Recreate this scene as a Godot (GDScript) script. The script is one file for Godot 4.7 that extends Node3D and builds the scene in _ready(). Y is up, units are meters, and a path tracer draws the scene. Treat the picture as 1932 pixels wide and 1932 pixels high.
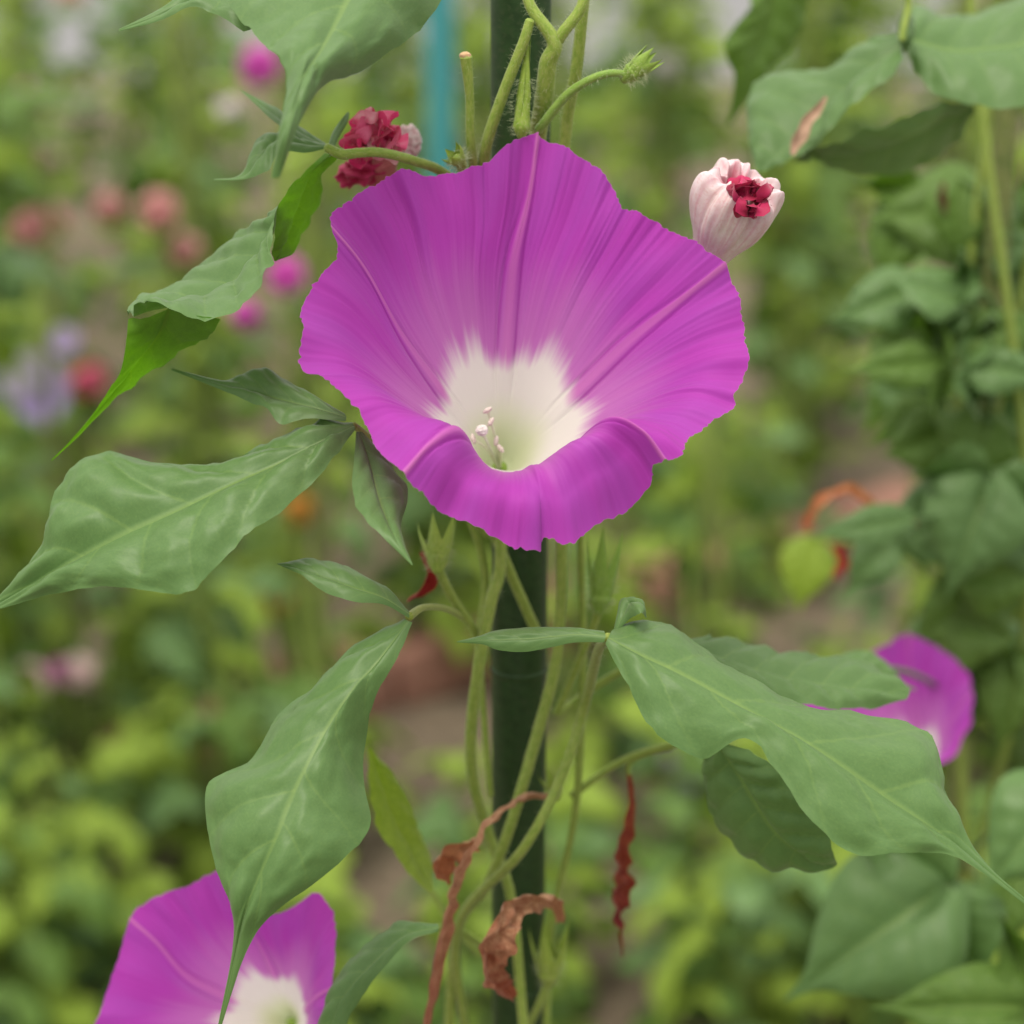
extends Node3D
# A magenta morning glory on its stake, close up, with rows of the same vines behind it.
# Pixels of the photograph (shown 1932 wide) give directions; d is the depth in mm in front of the plane of focus.

const D := 0.45            # camera to plane of focus, metres
const HALF := 966.0
const PX := 0.0001139      # metres per pixel in the plane of focus
var T := 0.2447            # tan of half the vertical angle of view
var cam_t := Transform3D()
var mats := {}
var rng := RandomNumberGenerator.new()
var noise := FastNoiseLite.new()
var even := FastNoiseLite.new()   # one octave only
var taken := {}

# ---------------------------------------------------------------- mesh collecting
class MB:
	var p := PackedVector3Array()
	var n := PackedVector3Array()
	var uv := PackedVector2Array()
	var c := PackedColorArray()
	var idx := PackedInt32Array()

	func grid(rows: int, cols: int, pts: PackedVector3Array, uvs: PackedVector2Array, tint: PackedColorArray, wrap := false) -> void:
		var base := p.size()
		var nn := PackedVector3Array()
		nn.resize(rows * cols)
		for i in rows - 1:
			for j in cols - 1:
				var a := i * cols + j
				var b := a + 1
				var e := a + cols
				var f := e + 1
				var n1 := (pts[e] - pts[a]).cross(pts[b] - pts[a])
				var n2 := (pts[e] - pts[b]).cross(pts[f] - pts[b])
				var s := n1 + n2
				nn[a] += s
				nn[b] += s
				nn[e] += s
				nn[f] += s
				idx.append_array(PackedInt32Array([base + a, base + b, base + e, base + b, base + f, base + e]))
		if wrap:
			for i in rows:
				var s2 := nn[i * cols] + nn[i * cols + cols - 1]
				nn[i * cols] = s2
				nn[i * cols + cols - 1] = s2
		for k in nn.size():
			nn[k] = nn[k].normalized() if nn[k].length_squared() > 1e-30 else Vector3.UP
		p.append_array(pts)
		n.append_array(nn)
		uv.append_array(uvs)
		if tint.size() == pts.size():
			c.append_array(tint)
		else:
			var col := tint[0] if tint.size() > 0 else Color.WHITE
			for k in pts.size():
				c.append(col)

	func tri(a: Vector3, b: Vector3, e: Vector3, col: Color) -> void:
		var base := p.size()
		var nn := (e - a).cross(b - a).normalized()
		p.append_array(PackedVector3Array([a, b, e]))
		n.append_array(PackedVector3Array([nn, nn, nn]))
		uv.append_array(PackedVector2Array([Vector2(0.2, 0.3), Vector2(0.2, 0.3), Vector2(0.2, 0.3)]))
		c.append_array(PackedColorArray([col, col, col]))
		idx.append_array(PackedInt32Array([base, base + 1, base + 2]))

	func mesh(shift := Vector3.ZERO) -> ArrayMesh:
		if shift != Vector3.ZERO:
			for k in p.size():
				p[k] -= shift
		var arr := []
		arr.resize(Mesh.ARRAY_MAX)
		arr[Mesh.ARRAY_VERTEX] = p
		arr[Mesh.ARRAY_NORMAL] = n
		arr[Mesh.ARRAY_TEX_UV] = uv
		arr[Mesh.ARRAY_COLOR] = c
		arr[Mesh.ARRAY_INDEX] = idx
		var m := ArrayMesh.new()
		m.add_surface_from_arrays(Mesh.PRIMITIVE_TRIANGLES, arr)
		return m

# ---------------------------------------------------------------- small helpers
func W(u: float, v: float, d := 0.0) -> Vector3:
	var dist := D - d * 0.001
	return cam_t * Vector3((u - HALF) / HALF * T * dist, (HALF - v) / HALF * T * dist, -dist)

# stems hug the upright stake, which in the tilted view comes nearer towards the top; leaf ends (small depth) stay where they are
func hug(u: float, v: float, d: float) -> Vector3:
	return W(u, v, d + ((966.0 - v) * 0.0405 - 20.0) * clampf(d / -42.0, 0.0, 1.0))

func pts_hug(a: Array) -> PackedVector3Array:
	var o := PackedVector3Array()
	for q in a:
		o.append(hug(q[0], q[1], q[2]))
	return o

func pts3(a: Array) -> PackedVector3Array:
	var o := PackedVector3Array()
	for q in a:
		o.append(W(q[0], q[1], q[2] if q.size() > 2 else 0.0))
	return o

func cr(a: Vector3, b: Vector3, c: Vector3, d: Vector3, t: float) -> Vector3:
	return 0.5 * ((2.0 * b) + (c - a) * t + (2.0 * a - 5.0 * b + 4.0 * c - d) * t * t + (3.0 * b - a - 3.0 * c + d) * t * t * t)

func spline(p: PackedVector3Array, t: float) -> Vector3:
	var m := p.size() - 1
	var x := clampf(t, 0.0, 1.0) * m
	var i := mini(int(x), m - 1)
	var f := x - i
	var a := p[i - 1] if i > 0 else p[0] * 2.0 - p[1]
	var d := p[i + 2] if i + 2 <= m else p[m] * 2.0 - p[m - 1]
	return cr(a, p[i], p[i + 1], d, f)

func spl1(p: Array, t: float) -> float:
	var m := p.size() - 1
	var x := clampf(t, 0.0, 1.0) * m
	var i := mini(int(x), m - 1)
	return lerpf(p[i], p[i + 1], x - i)

func periodic(p: Array, x: float) -> float:   # smooth closed curve through p[k] at x = k
	var m := p.size()
	var i := posmod(int(floorf(x)), m)
	var f := x - floorf(x)
	return cr(Vector3(p[(i + m - 1) % m], 0, 0), Vector3(p[i], 0, 0), Vector3(p[(i + 1) % m], 0, 0), Vector3(p[(i + 2) % m], 0, 0), f).x

func tube(mb: MB, path: PackedVector3Array, radii: Array, tint := Color.WHITE, seg := 10, steps := 0, bump := 0.0) -> void:
	var ns := steps if steps > 0 else maxi(8, (path.size() - 1) * 7)
	var rows := ns + 1
	var pp := PackedVector3Array()
	var uu := PackedVector2Array()
	var side := Vector3.ZERO
	var run := 0.0
	var last := Vector3.ZERO
	for i in rows:
		var t := float(i) / ns
		var o := spline(path, t)
		var tang := (spline(path, minf(1.0, t + 0.01)) - spline(path, maxf(0.0, t - 0.01))).normalized()
		if side == Vector3.ZERO:
			side = tang.cross(Vector3(0.31, 0.2, 0.93)).normalized()
		side = (side - tang * side.dot(tang)).normalized()
		var up := tang.cross(side)
		var r := spl1(radii, t)
		if i > 0:
			run += o.distance_to(last)
		last = o
		for j in seg + 1:
			var a := TAU * j / seg
			var dir := side * cos(a) + up * sin(a)
			var rr := r
			if bump > 0.0:
				rr *= 1.0 + bump * noise.get_noise_3dv((o + dir * r) * 900.0)
			pp.append(o + dir * rr)
			uu.append(Vector2(run / 0.02, float(j) / seg))
	mb.grid(rows, seg + 1, pp, uu, PackedColorArray([tint]), true)
	# rounded ends
	for e in 2:
		var row := 0 if e == 0 else rows - 1
		var o2 := spline(path, float(e))
		var out := (spline(path, 0.0) - spline(path, 0.02)).normalized() if e == 0 else (spline(path, 1.0) - spline(path, 0.98)).normalized()
		var r2: float = radii[0] if e == 0 else radii[radii.size() - 1]
		var cp := PackedVector3Array()
		var cu := PackedVector2Array()
		for k in 3:
			var kk := k if e == 1 else 2 - k
			var ang := PI * 0.5 * kk / 2.0
			for j in seg + 1:
				var q := pp[row * (seg + 1) + j]
				cp.append(o2 + (q - o2) * cos(ang) * 0.999 + out * r2 * 0.6 * sin(ang))
				cu.append(Vector2(0.1, float(j) / seg))
		mb.grid(3, seg + 1, cp, cu, PackedColorArray([tint]), true)

func hairs(mb: MB, path: PackedVector3Array, radii: Array, count: int, length: float, tint: Color) -> void:
	for k in count:
		var t := rng.randf()
		var o := spline(path, t)
		var tang := (spline(path, minf(1.0, t + 0.01)) - spline(path, maxf(0.0, t - 0.01))).normalized()
		var dir := Vector3(rng.randfn(), rng.randfn(), rng.randfn())
		dir = (dir - tang * dir.dot(tang)).normalized()
		var r := spl1(radii, t)
		var a := o + dir * r * 0.97
		var tip := a + (dir + tang * rng.randf_range(-0.6, 0.3)).normalized() * length * rng.randf_range(0.5, 1.1)
		var w := tang.cross(dir).normalized() * 0.00003
		mb.tri(a - w, a + w, tip, tint)
		mb.tri(a - tang * 0.00003, a + tang * 0.00003, tip, tint)

# A leaf lobe lofted over three rails: left edge, midrib, right edge, station by station.
func lobe(mb: MB, L: PackedVector3Array, M: PackedVector3Array, R: PackedVector3Array, n := 70, m := 36, bulge := 0.1, vein := 0.00032, tint := Color.WHITE) -> void:
	var pp := PackedVector3Array()
	var uu := PackedVector2Array()
	for i in n + 1:
		var s := float(i) / n
		var a := spline(L, s)
		var b := spline(M, s)
		var c := spline(R, s)
		var tang := (spline(M, minf(1.0, s + 0.01)) - spline(M, maxf(0.0, s - 0.01))).normalized()
		var across := c - a
		var nrm := tang.cross(across).normalized()
		if nrm.dot(cam_t.basis.z) < 0.0:
			nrm = -nrm
		for j in m + 1:
			var t := float(j) / m * 2.0 - 1.0
			var edge := a if t < 0.0 else c
			var q := b.lerp(edge, absf(t))
			var wid := edge.distance_to(b)
			q += nrm * wid * bulge * sin(PI * absf(t))
			var ph := s * 6.5 - 1.1 * absf(t) + (0.37 if t > 0.0 else 0.0)
			var env := smoothstep(0.02, 0.3, absf(t)) * (1.0 - smoothstep(0.75, 1.0, absf(t)) * 0.6) * smoothstep(0.0, 0.008, wid) * smoothstep(0.0, 0.12, s)
			var lift := pow(absf(sin(PI * ph)), 0.6) * env * vein * 1.5
			lift += noise.get_noise_3dv(q * 230.0) * vein * 0.55 * smoothstep(0.0, 0.25, absf(t)) * smoothstep(0.0, 0.006, wid)
			lift += noise.get_noise_3dv(q * 75.0) * 0.0012 * smoothstep(0.2, 1.0, absf(t)) * smoothstep(0.0, 0.01, wid)
			lift -= (1.0 - smoothstep(0.0, 0.07, absf(t))) * 0.0003 * smoothstep(0.0, 0.006, wid)
			q += nrm * lift * (1.7 if n > 20 else 1.0)
			pp.append(q)
			uu.append(Vector2(s, t * 0.5 + 0.5))
	mb.grid(n + 1, m + 1, pp, uu, PackedColorArray([tint]))

# Stations as [left u, v, d, mid u, v, d, right u, v, d]
func lobe_px(mb: MB, st: Array, bulge := 0.1, vein := 0.00032, n := 70, m := 36, shift := 0.0) -> void:
	var L := PackedVector3Array()
	var M := PackedVector3Array()
	var R := PackedVector3Array()
	for q in st:
		L.append(W(q[0], q[1], q[2] + shift))
		M.append(W(q[3], q[4], q[5] + shift))
		R.append(W(q[6], q[7], q[8] + shift))
	lobe(mb, L, M, R, n, m, bulge, vein)

func numbered(called: String) -> String:
	var k: int = taken.get(called, 0)
	taken[called] = k + 1
	return called if k == 0 else "%s_%03d" % [called, k]

func thing(called: String, label: String, category: String, at: Vector3, group := "") -> Node3D:
	var o := Node3D.new()
	o.name = numbered(called)
	add_child(o, true)
	o.position = at
	o.set_meta("label", label)
	o.set_meta("category", category)
	if group:
		o.set_meta("group", group)
	return o

func part(parent: Node3D, called: String, mb: MB, mat: Material, base: Vector3, label := "", kind := "") -> MeshInstance3D:
	var o := MeshInstance3D.new()
	o.name = called
	o.mesh = mb.mesh(base)
	o.material_override = mat
	parent.add_child(o, true)
	if label:
		o.set_meta("label", label)
	if kind:
		o.set_meta("kind", kind)
	return o

func structure(called: String, mb: MB, mat: Material) -> MeshInstance3D:
	var o := MeshInstance3D.new()
	o.name = called
	o.mesh = mb.mesh()
	o.material_override = mat
	o.set_meta("kind", "structure")
	add_child(o, true)
	return o

# ---------------------------------------------------------------- materials
func std(rough: float, tex: Texture2D = null, back := Color.BLACK, sheen := 0.0, vertex := false) -> StandardMaterial3D:
	var m := StandardMaterial3D.new()
	m.roughness = rough
	m.metallic_specular = 0.4
	m.cull_mode = BaseMaterial3D.CULL_DISABLED
	if tex:
		m.albedo_texture = tex
	if back != Color.BLACK:
		m.backlight_enabled = true
		m.backlight = back
	if sheen > 0.0:
		m.rim_enabled = true
		m.rim = sheen
		m.rim_tint = 0.35
	m.vertex_color_use_as_albedo = vertex
	return m

func lin(r: float, g: float, b: float) -> Color:
	return Color(r, g, b).linear_to_srgb()

func leaf_image(base: Color, dark: Color, rib: Color, seed_: int) -> ImageTexture:
	var w := 512
	var h := 256
	var im := Image.create(w, h, false, Image.FORMAT_RGB8)
	var nz := FastNoiseLite.new()
	nz.seed = seed_
	nz.frequency = 0.02
	nz.fractal_octaves = 4
	for y in h:
		var t := absf((y + 0.5) / h * 2.0 - 1.0)
		for x in w:
			var s := (x + 0.5) / w
			var k := nz.get_noise_2d(x * 2.0, y * 2.4) * 0.5 + 0.5
			k = clampf(k * 0.7 + nz.get_noise_2d(x * 9.0 + 500.0, y * 9.0) * 0.5 + 0.15, 0.0, 1.0)
			var col := dark.lerp(base, k)
			var ph := s * 6.5 - 1.1 * t + (0.37 if y > h / 2 else 0.0)
			var dist := absf(ph - roundf(ph)) + nz.get_noise_2d(x * 3.0, y * 3.0) * 0.03
			col = col.lerp(rib, (1.0 - smoothstep(0.008, 0.05, dist)) * 0.2 * (1.0 - t * 0.7))
			var net := absf(nz.get_noise_2d(x * 5.0 + 90.0, y * 5.0 + 40.0))
			col = col.lerp(rib, (1.0 - smoothstep(0.0, 0.05, net)) * 0.14)
			col = col.lerp(rib, (1.0 - smoothstep(0.004, 0.035 + 0.03 * (1.0 - s), t)) * 0.45 * (1.0 - s * 0.6))
			im.set_pixel(x, y, col.linear_to_srgb())
	return ImageTexture.create_from_image(im)

func speckle(a: Color, b: Color, c: Color, seed_: int, w := 256, h := 256, fx := 4.0, fy := 4.0) -> ImageTexture:
	var im := Image.create(w, h, false, Image.FORMAT_RGB8)
	var nz := FastNoiseLite.new()
	nz.seed = seed_
	nz.frequency = 0.01
	nz.fractal_octaves = 5
	for y in h:
		for x in w:
			var k := clampf(nz.get_noise_2d(x * fx, y * fy) * 1.3 + 0.5, 0.0, 1.0)
			var col := a.lerp(b, k)
			var k2 := nz.get_noise_2d(x * fx * 2.7 + 700.0, y * fy * 2.7)
			col = col.lerp(c, smoothstep(0.1, 0.4, k2))
			im.set_pixel(x, y, col.linear_to_srgb())
	return ImageTexture.create_from_image(im)

func petal_image() -> ImageTexture:
	# u runs once round the flower (five petals), v from the tube to the rim; pigment only
	var w := 1600
	var h := 400
	var im := Image.create(w, h, false, Image.FORMAT_RGB8)
	var nz := FastNoiseLite.new()
	nz.seed = 11
	nz.frequency = 0.01
	nz.fractal_octaves = 3
	var white := Color(0.82, 0.8, 0.76)
	var green := Color(0.7, 0.75, 0.5)
	var mag := Color(0.46, 0.055, 0.465)
	var deep := Color(0.37, 0.026, 0.36)
	var viol := Color(0.40, 0.075, 0.48)
	var pale := Color(0.62, 0.24, 0.58)
	var rosy := Color(0.68, 0.21, 0.54)
	for x in w:
		var g := (x + 0.5) / w * 5.0
		var near := g - roundf(g)
		var streak := nz.get_noise_2d(x * 14.0, 3.0)
		var streak2 := nz.get_noise_2d(x * 5.0, 70.0)
		var edge0 := 0.572 + 0.028 * cos(TAU * (g + 0.5)) + nz.get_noise_2d(x * 1.3, 170.0) * 0.04 + streak2 * 0.01 + streak * 0.006
		for y in h:
			var s := (y + 0.5) / h
			var fine := nz.get_noise_2d(x * 16.0 + s * 40.0, s * 60.0 + 30.0)
			var broad := nz.get_noise_2d(x * 1.3, s * 120.0 + 900.0)
			var col := mag.lerp(deep, clampf(fine * 0.22 + 0.1, 0.0, 1.0))
			col = col.lerp(viol, clampf(broad * 1.1 + 0.25, 0.0, 1.0) * 0.6)
			var inner := 1.0 - smoothstep(edge0, edge0 + 0.24, s + fine * 0.02)
			col = col.lerp(pale, inner * 0.7)
			# band along the middle of each petal, between two darker lines
			var half_w := lerpf(0.12, 0.017, smoothstep(0.42, 0.92, s)) * (0.9 + 0.15 * streak2)
			var q := absf(near) / half_w
			col = col.lerp(rosy, (1.0 - smoothstep(0.2, 1.0, q)) * lerpf(0.36, 0.72, smoothstep(0.65, 1.0, s)))
			col = col.lerp(deep, (1.0 - smoothstep(0.0, 0.25, absf(q - 1.1))) * 0.6 * (1.0 - smoothstep(0.7, 0.95, s)))
			var side_line := minf(absf(near - 0.26), absf(near + 0.23))
			col = col.lerp(deep, (1.0 - smoothstep(0.0, 0.012, side_line)) * 0.18 * smoothstep(0.5, 0.7, s))
			col = col.lerp(white, 1.0 - smoothstep(edge0 - 0.045, edge0 + 0.045, s + fine * 0.015))
			col = col.lerp(green, 1.0 - smoothstep(0.2, 0.44, s + fine * 0.02 + 0.05 * absf(near)))
			im.set_pixel(x, y, col.linear_to_srgb())
	return ImageTexture.create_from_image(im)

func make_materials() -> void:
	var green := leaf_image(Color(0.108, 0.2, 0.06), Color(0.084, 0.168, 0.048), Color(0.23, 0.34, 0.085), 3)
	var lime := leaf_image(Color(0.29, 0.39, 0.045), Color(0.15, 0.25, 0.022), Color(0.28, 0.38, 0.07), 5)
	var mid := leaf_image(Color(0.12, 0.21, 0.03), Color(0.06, 0.13, 0.022), Color(0.2, 0.3, 0.07), 8)
	mats.leaf = std(0.46, green, lin(0.3, 0.4, 0.1), 0.15)
	mats.leaf_e = std(0.6, leaf_image(Color(0.16, 0.35, 0.02), Color(0.11, 0.27, 0.012), Color(0.26, 0.42, 0.05), 13), lin(0.75, 0.95, 0.04), 0.1)  # lighter underside green, brightened further for light passing through the folded blade
	mats.leaf_lime = std(0.6, lime, lin(0.62, 0.72, 0.12), 0.25)
	mats.leaf_mid = std(0.55, mid, lin(0.45, 0.55, 0.1), 0.15)
	mats.petal = std(0.6, petal_image(), lin(0.84, 0.78, 0.84), 0.2)
	mats.petal.metallic_specular = 0.3
	mats.stem = std(0.55, speckle(Color(0.19, 0.29, 0.035), Color(0.27, 0.36, 0.06), Color(0.3, 0.36, 0.1), 21, 256, 128, 2.0, 6.0), lin(0.15, 0.2, 0.04), 0.3, true)
	mats.hair = std(0.6, null, lin(0.5, 0.5, 0.5), 0.0, true)
	mats.stake = std(0.5, speckle(Color(0.013, 0.04, 0.008), Color(0.02, 0.055, 0.012), Color(0.03, 0.055, 0.017), 31, 256, 256, 2.0, 3.0))
	mats.cane = std(0.6, speckle(Color(0.09, 0.13, 0.03), Color(0.15, 0.18, 0.05), Color(0.2, 0.2, 0.09), 35, 128, 128, 2.0, 3.0))
	mats.teal = std(0.45, speckle(Color(0.045, 0.26, 0.29), Color(0.055, 0.29, 0.32), Color(0.07, 0.25, 0.27), 33, 128, 128, 2.0, 3.0))
	mats.dry = std(0.75, speckle(Color(0.38, 0.2, 0.1), Color(0.48, 0.29, 0.16), Color(0.24, 0.09, 0.04), 41, 256, 256, 5.0, 3.0), lin(0.3, 0.15, 0.06), 0.2, true)
	mats.bloom = std(0.6, speckle(Color(0.9, 0.88, 0.86), Color(1, 1, 1), Color(0.92, 0.82, 0.8), 51, 256, 256, 3.0, 6.0), lin(0.3, 0.25, 0.25), 0.3, true)
	mats.soil = std(0.95, speckle(Color(0.125, 0.095, 0.066), Color(0.19, 0.15, 0.105), Color(0.06, 0.047, 0.036), 61, 512, 512, 5.0, 5.0))
	mats.soil.uv1_triplanar = true
	mats.soil.uv1_world_triplanar = true
	mats.soil.uv1_scale = Vector3(0.9, 0.9, 0.9)
	mats.path = std(0.9, speckle(Color(0.17, 0.17, 0.18), Color(0.22, 0.22, 0.23), Color(0.12, 0.12, 0.13), 63, 256, 256, 6.0, 6.0))
	mats.path.uv1_triplanar = true
	mats.path.uv1_world_triplanar = true
	mats.brick = std(0.9, speckle(Color(0.26, 0.11, 0.08), Color(0.33, 0.16, 0.12), Color(0.38, 0.27, 0.22), 65, 256, 256, 5.0, 5.0))
	mats.brick.uv1_triplanar = true
	mats.brick.uv1_scale = Vector3(4, 4, 4)
	mats.pollen = std(0.8, null, lin(0.3, 0.3, 0.3), 0.2, true)

# ---------------------------------------------------------------- corolla
# segs: five lists of rim points [u, v, h] from one petal band to the next, clockwise from the top; h in mm along the flower's axis.
func corolla_px(C: Vector3, A: Vector3, segs: Array, k: float, lift1: Array, lift2: Array, creases: Array, nu: int, ns: int, phi0: float, shift := 0.0) -> MB:
	var up := cam_t.basis.y
	var E2 := (up - A * up.dot(A)).normalized()
	var E1 := E2.cross(A).normalized()
	var eye := cam_t.origin
	# rim in the flower's own frame
	var rim := []
	for seg in segs:
		var q := PackedVector3Array()
		for r in seg:
			var dir := (W(r[0], r[1], shift) - eye).normalized()
			var t: float = (A.dot(C - eye) + r[2] * 0.001) / A.dot(dir)
			var x := eye + dir * t - C
			q.append(Vector3(x.dot(E1), x.dot(E2), x.dot(A)))
		rim.append(q)
	return corolla(C, A, E1, E2, rim, k, lift1, lift2, creases, nu, ns, phi0)

func corolla(C: Vector3, A: Vector3, E1: Vector3, E2: Vector3, rim: Array, k: float, lift1: Array, lift2: Array, creases: Array, nu: int, ns: int, phi0: float) -> MB:
	var mb := MB.new()
	var pp := PackedVector3Array()
	var uu := PackedVector2Array()
	pp.resize((nu + 1) * (ns + 1))
	uu.resize((nu + 1) * (ns + 1))
	# even steps along each rim segment
	var tables := []
	for q in rim:
		var tab := PackedFloat32Array([0.0])
		var tot := 0.0
		for i in 200:
			tot += spline(q, i / 200.0).distance_to(spline(q, (i + 1) / 200.0))
			tab.append(tot)
		tables.append(tab)
	for j in nu + 1:
		var g := 5.0 * j / nu
		var gi := mini(int(g), 4)
		var gf := g - gi
		var tab: PackedFloat32Array = tables[gi]
		var want: float = gf * tab[200]
		var lo := tab.bsearch(want)
		lo = clampi(lo, 1, 200)
		var tt: float = (lo - 1 + (want - tab[lo - 1]) / maxf(1e-9, tab[lo] - tab[lo - 1])) / 200.0
		var R: Vector3 = spline(rim[gi], tt)
		# ragged edge
		var near := g - roundf(g)
		var ragged := noise.get_noise_2d(g * 9.0, 7.0) * 0.0007 * k + noise.get_noise_2d(g * 45.0, 57.0) * 0.0006 * k * (0.4 + absf(noise.get_noise_2d(g * 5.0, 90.0)) * 2.5)
		ragged *= smoothstep(0.02, 0.08, absf(near))
		var rr := Vector2(R.x, R.y)
		var rl := rr.length()
		rr = rr * (1.0 + ragged / rl)
		var phi := phi0 - TAU * g / 5.0
		var tdir := Vector2(cos(phi), sin(phi))
		var rdir := rr.normalized()
		var l1 := periodic(lift1, g * lift1.size() / 5.0) * 0.001 * k
		var l2 := periodic(lift2, g * lift2.size() / 5.0) * 0.001 * k
		# control points of the meridian, (x, y, height)
		var cp := PackedVector3Array()
		for b in [[0.3, -62.0], [3.2, -59.5], [7.4, -51.0], [12.0, -43.5], [16.8, -36.5]]:
			cp.append(Vector3(tdir.x * b[0] * k * 0.001, tdir.y * b[0] * k * 0.001, b[1] * k * 0.001))
		var q3 := cp[4]
		var rimp := Vector3(rr.x, rr.y, R.z)
		var m1 := q3.lerp(rimp, 0.36)
		var m2 := q3.lerp(rimp, 0.7)
		m1.z += l1
		m2.z += l2
		# keep the funnel round where it leaves the throat
		var d1 := tdir.lerp(rdir, 0.25).normalized() * Vector2(m1.x, m1.y).length()
		m1.x = d1.x
		m1.y = d1.y
		cp.append(m1)
		cp.append(m2)
		cp.append(rimp)
		for i in ns + 1:
			var s := float(i) / ns
			var q := spline(cp, s)
			# direction across the sheet, roughly: mix of the axis and inward
			var flare := smoothstep(0.35, 0.95, s)
			var out := Vector2(q.x, q.y).normalized()
			var nrm := Vector3(-out.x * (1.0 - flare * 0.7), -out.y * (1.0 - flare * 0.7), 0.15 + flare).normalized()
			var half_w := lerpf(0.12, 0.017, smoothstep(0.42, 0.92, s))
			var qq := absf(near) / half_w
			var lift := 0.0
			lift += (1.0 - smoothstep(0.4, 1.0, qq)) * 0.00045 * smoothstep(0.3, 0.55, s)
			lift -= (1.0 - smoothstep(0.0, 0.35, absf(qq - 1.15))) * 0.0004 * smoothstep(0.3, 0.5, s)
			lift += even.get_noise_2d(g * 22.0, s * 1.6) * 0.00024 * smoothstep(0.66, 1.0, s)
			lift += even.get_noise_2d(g * 70.0 + 40.0, s * 1.5) * 0.00007 * (0.15 + smoothstep(0.6, 1.0, s))
			lift += even.get_noise_2d(g * 5.0 + 9.0, s * 2.0) * 0.002 * smoothstep(0.62, 1.0, s)
			for cz in creases:
				var cd := absf(g - cz[0])
				lift -= (1.0 - smoothstep(0.0, cz[3], cd)) * cz[2] * 0.001 * smoothstep(cz[1], 1.0, s)
			q += nrm * lift * k
			pp[i * (nu + 1) + j] = C + E1 * q.x + E2 * q.y + A * q.z
			uu[i * (nu + 1) + j] = Vector2(g / 5.0, s)
	mb.grid(ns + 1, nu + 1, pp, uu, PackedColorArray([Color.WHITE]), true)
	return mb

func plain_rim(r: float, wave: float, seed_: int) -> Array:
	var rr := RandomNumberGenerator.new()
	rr.seed = seed_
	var rim := []
	var ends := []
	for b in 6:
		ends.append(r * rr.randf_range(0.95, 1.05))
	ends[5] = ends[0]
	for b in 5:
		var q := PackedVector3Array()
		for i in 5:
			var f := i / 4.0
			var phi := PI / 2.0 - TAU * (b + f) / 5.0
			var rad: float = lerpf(ends[b], ends[b + 1], f) * (1.0 - 0.05 * sin(PI * f))
			q.append(Vector3(cos(phi) * rad, sin(phi) * rad, -wave * sin(PI * f)))
		rim.append(q)
	return rim

# ---------------------------------------------------------------- crumpled bloom and sepals
func crumple(mb: MB, C: Vector3, axis: Vector3, radius: float, stretch: float, amount: float, freq: float, a: Color, b: Color, seed_: int, n := 60) -> void:
	var nz := FastNoiseLite.new()
	nz.seed = seed_
	nz.noise_type = FastNoiseLite.TYPE_SIMPLEX
	nz.frequency = freq
	nz.fractal_octaves = 2
	nz.fractal_type = FastNoiseLite.FRACTAL_RIDGED
	var e1 := axis.cross(Vector3(0.3, 0.9, 0.2)).normalized()
	var e2 := axis.cross(e1)
	var pp := PackedVector3Array()
	var uu := PackedVector2Array()
	var cc := PackedColorArray()
	for i in n + 1:
		var th := PI * i / n
		for j in n + 1:
			var ph := TAU * j / n
			var dir := Vector3(sin(th) * cos(ph), cos(th), sin(th) * sin(ph))
			var v := nz.get_noise_3dv(dir)
			var r := radius * (1.0 + amount * v)
			pp.append(C + (e1 * dir.x + e2 * dir.z) * r + axis * dir.y * r * stretch)
			uu.append(Vector2(float(j) / n * 2.0, float(i) / n))
			cc.append(a.lerp(b, smoothstep(-0.1, 0.75, v)))
	mb.grid(n + 1, n + 1, pp, uu, cc, true)

func sepal(mb: MB, base: Vector3, dir: Vector3, outward: Vector3, length: float, width: float, bow: float, tint: Color) -> void:
	var side := dir.cross(outward).normalized()
	var pp := PackedVector3Array()
	var uu := PackedVector2Array()
	for i in 19:
		var s := i / 18.0
		var w := width * (0.55 + 0.45 * sin(PI * minf(1.0, s * 2.2 + 0.1))) if s < 0.3 else width * pow(1.0 - (s - 0.3) / 0.7, 1.1)
		var o := base + dir * length * s + outward * (bow * sin(s * PI * 0.5) * length)
		for j in 9:
			var t := j / 4.0 - 1.0
			pp.append(o + side * w * t - outward * w * 0.5 * t * t)
			uu.append(Vector2(s, t * 0.5 + 0.5))
	mb.grid(19, 9, pp, uu, PackedColorArray([tint]))

func calyx(parent: Node3D, B: Vector3, base: Vector3, tip: Vector3, width: float, bow: float, tint: Color, fuzz := 260, label := "") -> void:
	var mb := MB.new()
	var axis := (tip - base)
	var length := axis.length()
	axis = axis.normalized()
	var e1 := axis.cross(Vector3(0.2, 0.3, 0.9)).normalized()
	var e2 := axis.cross(e1)
	tube(mb, PackedVector3Array([base - axis * width * 0.5, base + axis * width * 0.3, base + axis * length * 0.3]), [width * 0.35, width * 0.75, width * 0.45], tint, 10)
	for k in 5:
		var a := TAU * k / 5.0 + 0.4
		var out := e1 * cos(a) + e2 * sin(a)
		sepal(mb, base + out * width * 0.55, axis, out, length * rng.randf_range(0.82, 1.0), width * 0.62, bow * rng.randf_range(0.5, 1.3), tint)
	var o := part(parent, "calyx", mb, mats.stem, B, label)
	if fuzz > 0:
		var hb := MB.new()
		hairs(hb, PackedVector3Array([base - axis * width * 0.4, base + axis * length * 0.25, base + axis * length * 0.5]), [width * 0.6, width * 0.95, width * 0.5], fuzz, 0.0022, Color(0.5, 0.55, 0.35))
		part(o, "hair", hb, mats.hair, B, "", "stuff")

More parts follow.
